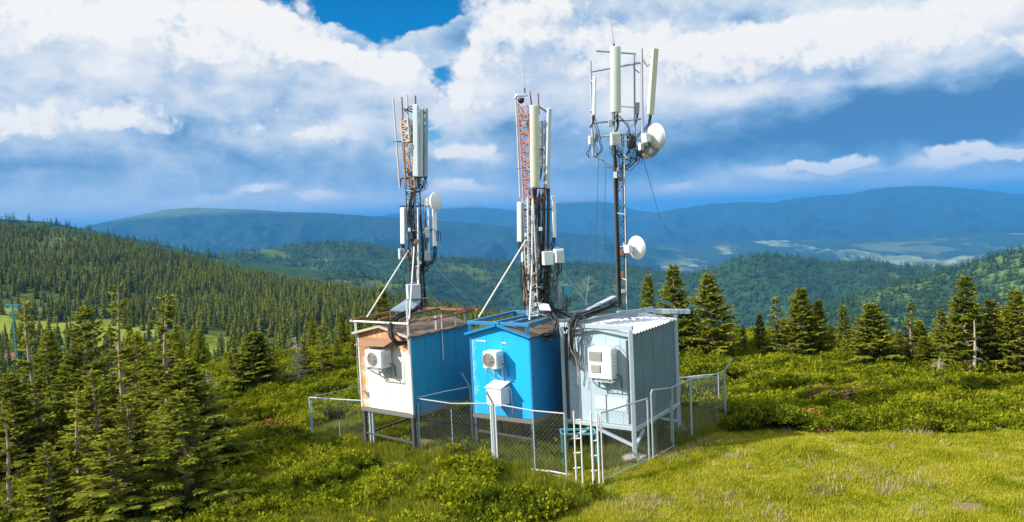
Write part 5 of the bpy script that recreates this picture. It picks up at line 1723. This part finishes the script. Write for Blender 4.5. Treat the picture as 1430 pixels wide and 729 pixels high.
for i, (pts, n, sp, r_) in enumerate([
        ([(745, 265), (747, 300), (744, 345), (750, 390), (752, 432)], 14, .06, .013), ([(757, 270), (755, 310), (760, 360), (757, 400), (764, 430)], 12, .07, .012),
        ([(765, 372), (768, 388), (760, 400), (764, 420), (775, 436)], 14, .09, .012), ([(780, 368), (779, 385), (772, 400), (776, 420)], 8, .06, .012),
        ([(733, 370), (732, 395), (737, 415), (731, 430)], 10, .08, .011), ([(748, 375), (742, 395), (756, 405), (748, 425)], 12, .10, .010), ([(791, 415), (790, 425), (782, 434), (772, 440)], 6, .06, .012),
        ([(747, 264), (745, 275), (740, 285), (742, 300)], 6, .04, .011), ([(773, 334), (771, 342), (766, 346), (764, 355)], 4, .04, .010)]):
    T2.cables(pts, n, sp, r_, 50 + i, PT_CABLE if i % 3 else PT_CABLEGREY)
T2.cables([(740, 270), (738, 310), (746, 350), (742, 400), (748, 430)], 5, .07, .011, 70, PT_CABLEWHITE)
cable_thing([T2.P(752, 430, -.4), T2.P(768, 438, -.7), T2.P(776, 452, -1.0), T2.P(772, 468, -1.15), T2.P(758, 470, -1.1)], 13, .055, .014, 81, 'black cables bending down over the right roof edge of the blue hut')
cable_thing([T2.P(757, 436, -.3), T2.P(772, 444, -.5), T2.P(779, 460, -.7), T2.P(770, 470, -.9)], 4, .05, .012, 82, 'pale cables among the black ones at the blue hut roof edge', PT_CABLEWHITE)
cable_thing([T2.P(765, 432, -.2), T2.P(785, 437, -.1), T2.P(800, 441, -.3), T2.P(808, 449, -.7)], 12, .06, .013, 83, 'cable run crossing from the blue hut roof to the pale blue hut')

# ---- mast on the pale blue hut
T3 = Mast(25.2, (867, 432), 'tallest mast, dark lattice beside a long pipe, on the pale blue hut')
T3.pole((854.5, 66), (858, 205), .045, PT_GALV, dd=(.05, .05)); T3.pole((857, 200), (863, 430), .042, PT_STEEL, dd=(-.05, -.05))
T3.part('lattice', PT_DARKLAT, lambda b: lattice(b, T3.P(870, 430, .15), T3.P(863.5, 188, .15), .27, 20, .015, thin=.008))
T3.pole((871.5, 205), (875, 432), .014, PT_WHITEBAR, 'conduit', dd=(-.1, -.1), n=6)
T3.pole((824.5, 85), (828, 218), .034, PT_GALV); T3.pole((885.5, 74), (886.5, 196), .035, PT_GREYSTEEL); T3.pole((896, 68), (897.5, 205), .04, PT_GALV, dd=(-.15, -.15)); T3.pole((877, 168), (876, 190), .02, PT_GALV)
for a, c, w in (((833, 71), (888, 75), .035), ((824, 100.5), (898, 87), .034), ((826, 172), (898, 166), .034), ((838, 191), (890, 186), .034), ((828, 217), (856, 231), .028), ((856, 148), (888, 150), .02), ((870, 225), (893, 214), .02), ((887, 97), (893, 102), .02), ((897, 82), (904, 93), .022), ((904, 93), (912, 84), .022), ((828, 217), (836, 217), .02), ((860, 196), (897, 196), .03)):
    T3.pole(a, c, w, PT_GALV if w > .022 else PT_GREYSTEEL, 'cross_arm', n=6)
panel(T3, (859.5, 65), (860, 157.5), 14.6, .22, 'big pale green rounded panel at the top of the tallest mast', PT_PALEGREEN, .15, -.28, True)
panel(T3, (914.8, 67), (908.2, 160.5), 9.5, .14, 'leaning cream panel on the right of the tallest mast', PT_CREAM, .35, -.2)
panel(T3, (830.5, 107), (829.5, 161), 4.2, .09, 'slim white panel on the far left pole of the tallest mast', PT_WHITERAD, .9, -.1)
panel(T3, (891, 143), (890, 160), 5, .07, 'small dark grey panel between two poles of the tallest mast', PT_GREYPANEL, .4, 0)
rru(T3, 852.5, 185, 865.5, 203, 'white finned radio box below the big pale green panel', PT_PALEGREEN, -.25, .16, yaw=.15)
rru(T3, 822, 190, 827.5, 202, 'small white radio box on the far left pole of the tallest mast', PT_WHITERAD, -.1, .1, cab=2)
rru(T3, 828, 187, 834.5, 198, 'small dark grey radio box beside the white one on the far left pole', PT_GREYPANEL, .05, .12, cab=2)
rru(T3, 876.5, 189, 887, 207, 'dark radio box behind the right poles of the tallest mast', PT_STEEL, .05, .2)
rru(T3, 892, 200, 898, 210, 'small white radio box between the right pole and the two upper dishes', PT_WHITERAD, -.2, .12, cab=2)
dish(T3, (915.5, 190.5), .40, (.80, .52, .12), 'upper white dish with smooth round back on the tallest mast', -.15, (897.5, 192), deep=.55, odu=.13)
dish(T3, (904.5, 208), .36, (.35, .75, -.62), 'grey brown shaded dish just under the upper white dish', .05, (897, 202), shell=painted('shaded_grey_reflector', (.25, .23, .20), .6, .3), deep=.6, odu=.09)  # shade of the underside put into the shell colour
dish(T3, (888.5, 346), .365, (.78, .60, .04), 'single white dish low on the right of the tallest mast', -.1, (872, 346), deep=.5, odu=.12)
T3.pole((870, 346), (880, 346), .02, PT_GALV, 'cross_arm', n=6)
whip(T3, (851.5, 11), (857.5, 66), 'whip aerial at the very top of the tallest mast', .010)
for i, (pts, n, sp, r_) in enumerate([
        ([(860, 160), (862, 175), (856, 200), (861, 240), (862, 300), (864, 360), (866, 425)], 5, .02, .012), ([(908, 163), (904, 176), (890, 192), (876, 214), (867, 235)], 4, .03, .011),
        ([(831, 163), (838, 185), (842, 208), (834, 216)], 3, .03, .010), ([(885, 206), (888, 222), (876, 236), (868, 232)], 5, .06, .010), ([(863, 160), (872, 170), (878, 178), (880, 192)], 3, .03, .010),
        ([(897, 208), (892, 220), (880, 232), (868, 240)], 4, .04, .010), ([(855, 205), (866, 215), (862, 228), (868, 250)], 5, .05, .010), ([(860, 230), (860, 300), (863, 380), (866, 425)], 3, .03, .010), ([(880, 208), (884, 225), (874, 222), (868, 215)], 4, .05, .009)]):
    T3.cables(pts, n, sp, r_, 90 + i)
for a, c, d2 in (((893, 203), (922, 306), .5), ((836, 218), (829, 420), 0), ((846, 225), (842, 420), .3)):
    T3.pole(a, c, .007, PT_STEEL, 'guy_wire', dd=(0, d2), n=4)
r = empty('cable_tray', T3.P(840, 424, -.3), 0, 'long sloping pale blue cover over the cables on the pale hut roof', 'cable tray')
b = MB(); b.beam(T3.P(820.5, 432.5, -.9), T3.P(858, 414, -.2), .20, .05, bevel=.01); b.build('cover', PT_TRAY, r)
b = MB(); b.beam(T3.P(826, 432, -.8), T3.P(827, 441, -.8), .05); b.beam(T3.P(852, 418, -.3), T3.P(852.5, 434, -.3), .05); b.build('support', PT_RUST, r)
cable_thing([T3.P(862, 424, -.3), T3.P(840, 432, -.8), T3.P(815, 441, -1.3), T3.P(799, 449, -1.4), T3.P(797, 470, -1.35), T3.P(799, 500, -1.3)], 20, .07, .012, 111, 'dark cable curtain hanging down the left front of the pale blue hut')
cable_thing([T3.P(845, 430, -.8), T3.P(812, 443, -1.4), T3.P(802, 455, -1.5), T3.P(803, 480, -1.42), T3.P(806, 512, -1.35)], 10, .08, .010, 112, 'grey cable strands beside the dark curtain on the pale blue front', PT_CABLEGREY)
cable_thing([T3.P(800, 446, -1.3), T3.P(794, 462, -1.4), T3.P(797, 488, -1.4), T3.P(806, 505, -1.35), T3.P(805, 535, -1.25)], 4, .05, .010, 113, 'whitish looping cables in the dark cable curtain', PT_CABLEWHITE)
x_, z_ = H3.hit(808, 520, -.03)
b = MB(); b.tube([H3.w(x_, -.03, z_ + .6), H3.w(x_, -.03, z_), H3.w(x_ + .01, -.03, .05)], .014, 6); b.tube([H3.w(x_ + .9, -.03, .9), H3.w(x_ + .9, -.03, .05)], .012, 6)
b.build('conduit', PT_CABLEGREY, H3.root)


# ---- clamps, short stubs and small junction boxes that crowd the masts
def clutter(m, x_of_y, y0, y1, n, seed, half=9):
    rg = np.random.default_rng(seed)
    for i in range(n):
        py = rg.uniform(y0, y1); px = x_of_y(py) + rg.normal() * half * .5
        p = m.P(px, py, rg.uniform(-.28, .1)); k = rg.random(); b = MB()
        if k < .4:
            a = rg.random() * 6.28; d = np.array([math.cos(a), math.sin(a), rg.normal() * .2]) * rg.uniform(.08, .2)
            b.tube([p - d, p + d], rg.uniform(.009, .016), 6); nm = 'stub_pipe'
        elif k < .75: b.box(p, (rg.uniform(.05, .10), .07, rg.uniform(.05, .16)), None, .008); nm = 'clamp'
        else: b.box(p, (rg.uniform(.09, .15), .09, rg.uniform(.12, .22)), None, .01); nm = 'junction_box'
        b.build(nm, (PT_STEEL, PT_LIGHT, PT_RUST, PT_WHITEBAR, PT_GALV)[rg.integers(0, 5)], m.root)


clutter(T1, lambda y: 570 + (y - 165) * .045, 165, 260, 12, 1, 8)
clutter(T1, lambda y: 577 + (y - 262) * .04, 265, 420, 22, 2, 11)
clutter(T2, lambda y: 735 + (y - 150) * .05, 150, 265, 10, 3, 8)
clutter(T2, lambda y: 745 + (y - 265) * .04, 268, 430, 34, 4, 14)
clutter(T3, lambda y: 862 + (y - 190) * .03, 165, 250, 14, 5, 16)
clutter(T3, lambda y: 866 + (y - 250) * .02, 250, 425, 8, 6, 6)
# ------------------------------------------------------------------ fences, ladders, odds and ends
PT_FENCE = painted('grey_fence_pipe', (.36, .42, .46), .45, .35, (.25, .2, .16), 4)
PT_WIRE = plain('fence_wire', (.24, .27, .28), .5, .3)
FR_ = {}


def fpost(root, px, top, D, r=.032, arm=None, extra=None, mat=None):
    t = at(px, top, D); g = float(gz(t[0], t[1])) - .15
    b = MB(); b.tube([(t[0], t[1], g), (t[0], t[1], (g + t[2]) / 2), t], r, 8)
    if arm is not None: b.tube([t - np.array([0, 0, .02]), at(*arm, D - .05)], r * .8, 6)
    b.build('post', mat or PT_FENCE, root)
    return t, np.array([t[0], t[1], g + .15])


def rail(root, pts, r=.022, mat=None, name='rail'):
    b = MB(); b.tube(pts, r, 6); b.build(name, mat or PT_FENCE, root)


def chain(root, A, B, sag=.0, step=.10, r=.0030):
    """woven wire between two (top, bottom) pairs"""
    (ta, ba), (tb, bb) = A, B
    W = np.linalg.norm((tb - ta)[:2]); H = .5 * (np.linalg.norm(ta - ba) + np.linalg.norm(tb - bb)) - .06
    def S(u, v): return (ta + (tb - ta) * u) * v + (ba + (bb - ba) * u + np.array([0, 0, .05])) * (1 - v)
    b = MB(); n = int((W + H) / (step * 1.414)); nrm = np.cross(tb - ta, [0, 0, 1.0]); nrm /= np.linalg.norm(nrm)
    for sg in (1, -1):
        for i in range(1, n):
            c = i * step * 1.414
            pts = []
            for x, z in ((c, 0), (c - H, H)): pts.append((x, z))
            (x0, z0), (x1, z1) = pts
            if x0 > W: z0 = x0 - W; x0 = W
            if x1 < 0: z1 = z1 + x1; x1 = 0
            if z1 - z0 < .02: continue
            u0, u1 = x0 / W, x1 / W
            if sg < 0: u0, u1 = 1 - u0, 1 - u1
            o = nrm * .004 * sg
            b.tube([S(u0, z0 / H) + o, S((u0 + u1) / 2, (z0 + z1) / 2 / H) + o + nrm * .01 * math.sin(i), S(u1, z1 / H) + o], r, 3, cap=False)
    b.build('wire_mesh', PT_WIRE, root)


p = at(516, 562, 26)
fa = empty('chain_link_fence', (p[0], p[1], float(gz(p[0], p[1]))), 0, 'stand-alone chain link fence panel at the left below the rusty white hut', 'fence')
A = fpost(fa, 432, 555, 27.5); fpost(fa, 434.5, 559, 27.45, .02)
Bp = fpost(fa, 515.5, 560, 26.0, .045); fpost(fa, 519.5, 558, 25.9, .04, arm=(508, 545)); fpost(fa, 474, 588, 26.8, .02)
rail(fa, [A[0], at(470, 557.5, 26.8), Bp[0]], .025); rail(fa, [A[1] + [0, 0, .08], Bp[1] + [0, 0, .08]], .014)
chain(fa, A, Bp)
p2 = at(500, 540, 30.5); rail(fa, [A[0], p2], .014, PT_GREYSTEEL, 'barbed_wire')

p = at(687, 566, 23)
fb = empty('chain_link_fence', (p[0], p[1], float(gz(p[0], p[1]))), 0, 'long chain link fence in front of the rusty and the bright blue huts', 'fence')
C1 = fpost(fb, 576, 560, 25, .04); C = fpost(fb, 580, 556, 24.9, .04); fpost(fb, 583.5, 562, 24.8, .022)
m1 = fpost(fb, 630, 571, 24.0, .014)
E1 = fpost(fb, 685, 567, 23.0, .026, mat=PT_WHITEBAR); E2 = fpost(fb, 688, 562, 22.95, .042, arm=(678.5, 546)); E3 = fpost(fb, 691.5, 567, 22.9, .022, mat=PT_WHITEBAR)
Fp = fpost(fb, 744, 573, 22.0, .018); G = fpost(fb, 788, 577.5, 21.4, .026)
rail(fb, [C[0], at(630, 563.5, 24.0), E2[0] - [0, 0, .03], at(744, 573.5, 22.0), G[0]], .022, PT_FENCE)
rail(fb, [C[1] + [0, 0, .06], E2[1] + [0, 0, .06]], .012); rail(fb, [E2[1] + [0, 0, .06], G[1] + [0, 0, .06]], .012)
chain(fb, C, E2); chain(fb, E2, (at(744, 573.5, 22.0), Fp[1])); chain(fb, (at(744, 573.5, 22.0), Fp[1]), G)
Dp = fpost(fb, 656.5, 540, 25.5, .034, arm=(645, 521)); rail(fb, [C[0], (C[0] + Dp[0]) / 2 + [0, 0, .02], Dp[0]], .012, PT_WHITEBAR, 'barbed_wire')

p = at(905, 556, 22.7)
fc = empty('chain_link_fence', (p[0], p[1], float(gz(p[0], p[1]))), 0, 'chain link fence running along the right side of the pale blue hut', 'fence')
Hh = fpost(fc, 838, 577, 21.0, .026); I1 = fpost(fc, 904, 556.5, 22.7, .028)
rail(fc, [Hh[0], I1[0]], .022); rail(fc, [Hh[1] + [0, 0, .08], I1[1] + [0, 0, .08]], .012); chain(fc, Hh, I1)
Jg = fpost(fc, 936, 560, 24.2, .03); J = fpost(fc, 963.5, 528, 24.8, .036); K = fpost(fc, 1011.5, 518, 26.5, .032, arm=(1023, 500))
rail(fc, [at(938, 541, 24.3), J[0] - [0, 0, .04], at(988, 526, 25.6), K[0]], .018); rail(fc, [at(948, 527.5, 26.5), at(982, 526.5, 27.4)], .022, PT_WHITEBAR)
chain(fc, (at(938, 541, 24.3), np.array([*at(938, 541, 24.3)[:2], float(gz(*at(938, 541, 24.3)[:2]))])), J, step=.1); chain(fc, J, K, step=.1)
far_ = fpost(fc, 950, 527, 29, .025); farb = fpost(fc, 1003, 522, 28.5, .025)
rail(fc, [far_[0], farb[0]], .018); chain(fc, far_, farb, step=.1)
# open gate leaf
gp = at(909, 545, 22.8)
gt_ = empty('fence_gate', (gp[0], gp[1], float(gz(gp[0], gp[1]))), 0, 'open mesh gate with rounded corner right of the pale blue front post', 'gate')
gq = at(938, 541.5, 24.0); gzq = float(gz(gq[0], gq[1])) + .1; gzp = float(gz(gp[0], gp[1])) + .05
b = MB(); b.tube([(gp[0], gp[1], gzp), gp - [0, 0, .08], gp + (gq - gp) * .05, gp + (gq - gp) * .5, gq, (gq[0], gq[1], gzq), (gp[0], gp[1], gzp + .02)], .026, 7, smooth=False); b.build('frame', PT_FENCE, gt_)
chain(gt_, (gp, np.array([gp[0], gp[1], gzp])), (gq, np.array([gq[0], gq[1], gzq])))


def ladder(xs, D, label, rungs):
    c = at(xs[0][0], xs[0][2], D); z = float(gz(c[0], c[1]))
    r = empty('ladder', (c[0], c[1], z), 0, label, 'ladder', )
    L = []
    for (x, y0, y1, rad) in xs:
        t = at(x, y0, D); q = at(x + .8, y1, D); g = float(gz(t[0], t[1])) - .08
        b = MB(); b.tube([t, (t[0], t[1], g)], rad, 7); b.build('rail', PT_WHITEBAR, r); L.append(t)
    for y in rungs:
        a = at(xs[0][0], y, D); c = at(xs[1][0], y - 1, D)
        b = MB(); b.tube([a, c], .022, 6); b.build('rung', PT_WHITEBAR, r)


ladder([(801, 574, 667, .022), (810.5, 586, 662, .022)], 20.95, 'left one of two narrow white ladder posts in front of the pale blue hut', (587, 613, 633, 654))
ladder([(825, 576, 668, .03), (833.5, 577, 666, .026), (838.5, 574, 662, .016)], 20.9, 'right white ladder post, with a third thin rail beside it', (590, 616, 637, 658))
c = at(806, 640, 22.3)
r = empty('trestle', (c[0], c[1], float(gz(c[0], c[1]))), 0, 'teal metal trestle behind the two white ladder posts', 'trestle')
a_, c_ = at(784, 606.5, 22.3), at(832, 606, 22.3)
b = MB(); b.beam(a_, c_, .06, .05); b.beam(a_ + [0, .5, 0], c_ + [0, .5, 0], .06, .05); b.beam(a_, a_ + [0, .5, 0], .05); b.beam(c_, c_ + [0, .5, 0], .05); b.build('top', PT_TEAL, r)
for q in (a_, a_ + np.array([.12, .5, 0]), c_, c_ + np.array([-.1, .5, 0])):
    b = MB(); b.beam((q[0], q[1], float(gz(q[0], q[1])) - .05), q - np.array([0, 0, .03]), .045); b.build('leg', PT_TEAL, r)

# plank in the grass, debris under the hut
a_, c_ = ground_hit(742, 660), ground_hit(800, 668)
b = MB(); b.tube([a_ + [0, 0, .09], (a_ + c_) / 2 + [0, 0, .11], c_ + [0, 0, .08]], .03, 6); o = b.build('pole', PT_WHITEBAR); o.name = 'loose_pipe'
tag(o, 'pale loose pipe lying in the grass before the long fence', 'pipe')


def rock(px, py, size, label, mat, seed):
    rg = np.random.default_rng(seed); g = ground_hit(px, py)
    u = np.linspace(0, PI, 7); v = np.linspace(0, 2 * PI, 11)[:-1]; V = []
    for a in u:
        for c in v:
            k = 1 + rg.normal() * .12
            V.append(np.array([math.sin(a) * math.cos(c), math.sin(a) * math.sin(c) * .8, math.cos(a) * .55]) * k * size)
    Fs = [(i * 10 + k, (i + 1) * 10 + k, (i + 1) * 10 + (k + 1) % 10, i * 10 + (k + 1) % 10) for i in range(6) for k in range(10)]
    b = MB(); b.add(np.array(V) + g + [0, 0, size * .3], Fs, False); o = b.build('stone', mat)
    tag(o, label, 'stone')


PT_STONE = painted('pale_stone', (.38, .35, .30), .9, .4, (.2, .18, .15), 5, streak=False)
rock(849, 616, .34, 'brown grey boulder in the shade under the pale blue hut', painted('brown_stone', (.20, .15, .12), .9, .4, (.1, .08, .06), 5, streak=False), 3)
rock(813, 681, .07, 'small whitish stone in the grass near the ladder posts', PT_STONE, 4)
rock(725, 627, .08, 'small whitish stone in the shade under the bright blue hut', PT_STONE, 5)
rock(566, 613, .16, 'pale flat stone at the foot of the rear leg of the rusty hut', PT_STONE, 6)


# ------------------------------------------------------------------ far things on the left
def f_height(x, y):
    t, Y, Z = R_F; k = x / y; i = int(np.clip((k - t[0]) / (t[1] - t[0]), 0, len(t) - 2))
    return float(np.interp(y, Y[i], Z[i]))


def top_of_ray(px, py):
    d = ray(px, py)
    for y in np.arange(230, 1100, 2.0):
        p = CAMP + d * (y / d[1])
        if p[2] < f_height(p[0], p[1]): return p
    return CAMP + d * (400 / d[1])


p = top_of_ray(16, 509) + np.array([0, 0, .3]); z = f_height(p[0], p[1])
hs = empty('house', (p[0], p[1], z), .5, 'small house with dark red roof among the spruces at the left edge', 'house')
z0 = p[2] + 2.2
b = MB(); b.box((p[0], p[1], (z + z0) / 2 - .5), (7, 6, z0 - z + 1)); b.build('wall', painted('timber_wall', (.16, .11, .08), .8, .3), hs)
b = MB()
for sg in (-1, 1):
    b.add([(p[0] - 4, p[1], z0 + 2.9), (p[0] + 4, p[1], z0 + 2.9), (p[0] + 4, p[1] + sg * 3.8, z0 - .3), (p[0] - 4, p[1] + sg * 3.8, z0 - .3)], [(0, 1, 2, 3)])
b.add([(p[0] - 3.5, p[1] - 3, z0), (p[0] - 3.5, p[1] + 3, z0), (p[0] - 3.5, p[1], z0 + 2.8)], [(0, 1, 2)]); b.add([(p[0] + 3.5, p[1] - 3, z0), (p[0] + 3.5, p[1] + 3, z0), (p[0] + 3.5, p[1], z0 + 2.8)], [(0, 1, 2)])
rf = b.build('roof', painted('dark_red_roof', (.20, .06, .05), .7, .2), hs)
b = MB(); b.box((p[0] - 1.8, p[1], z0 + 2.8), (.8, .8, 2.4)); b.build('chimney', painted('timber_wall', (.3, .3, .3)), rf)


def pylon(px, top, base, D, label):
    t = at(px, top, D); z = f_height(t[0], D) - .5
    r = empty('lift_pylon', (t[0], D, z), 0, label, 'lift pylon', 'ski lift pylons on the left hillside')
    b = MB(); b.tube([(t[0], D, z), (t[0], D, t[2])], [.38, .28], 8); b.build('mast', PT_TEALP, r)
    b = MB(); b.beam((t[0] - 2.6, D, t[2] - .3), (t[0] + 2.6, D, t[2] - .3), .4, .4)
    for x in (-2.3, 2.3): b.box((t[0] + x, D, t[2] - .9), (.5, 2.2, .9))
    b.build('cross_beam', PT_TEALP, r)


PT_TEALP = painted('teal_pylon_paint', (.03, .26, .36), .5, .2, (.1, .15, .15), 4)
pylon(17, 425, 455, 330, 'teal ski lift pylon on the meadow at the left edge')
pylon(239, 460, 480, 330, 'teal ski lift pylon right of the long bare trunk, behind branches')


# a few white flower heads and dry stalks in the grass
def flower(seed):
    rg = np.random.default_rng(seed); B = []; T = []; W = []
    for i in range(9):
        a = rg.random() * 6.28; b = np.array([rg.normal() * .05, rg.normal() * .05, .17 + rg.random() * .08]); d = np.array([math.cos(a), math.sin(a), .2]) * .015
        B.append(b - d); T.append(b + d); W.append(np.array([-math.sin(a), math.cos(a), .1]) * .008)
    return rhombi(np.array(B), np.array(T), np.array(W), np.full(9, .8))


x, y = near_pts(1.0, -3, 20, 15, 27)
P = np.stack([x, y, gz(x, y)], -1); k = in_poly(pix(P), MEADOW_POLY) & (fbm(x * .5, y * .5 + 30, 3) > .05); P = P[k]; n = len(P)
rot = np.zeros((n, 3)); rot[:, 2] = gr.random(n) * 6.28
M_FLOWER = leafy('white_flower_petals', [(0, (.7, .7, .66)), (1, (.85, .85, .80))], .3)
scatter('meadow_flowers', [flower(1), flower(2)], P, rot, np.ones((n, 3)), M_FLOWER)
M_DRY = leafy('dry_grass_stalks', [(0, (.25, .20, .09)), (.5, (.42, .35, .17)), (1, (.58, .50, .27))], .3, patch=.4, patch_scale=1.0)
x, y = near_pts(22, -12, 22, 15, 29)
P = np.stack([x, y, gz(x, y)], -1); k = in_poly(pix(P), MEADOW_POLY) & (fbm(x * .45 + 8, y * .45, 4) + soil_amt(x, y) * .7 > .22 + .25 * gr.random(len(x))); P = P[k]; n = len(P)
rot = gr.normal(size=(n, 3)) * .2; rot[:, 2] = gr.random(n) * 6.28; s = gr.uniform(.7, 1.3, n)
scatter('dry_grass', [grass_tuft(61, 14, .17, .12), grass_tuft(62, 12, .22, .1)], P, rot, np.stack([s, s, s], -1), M_DRY)
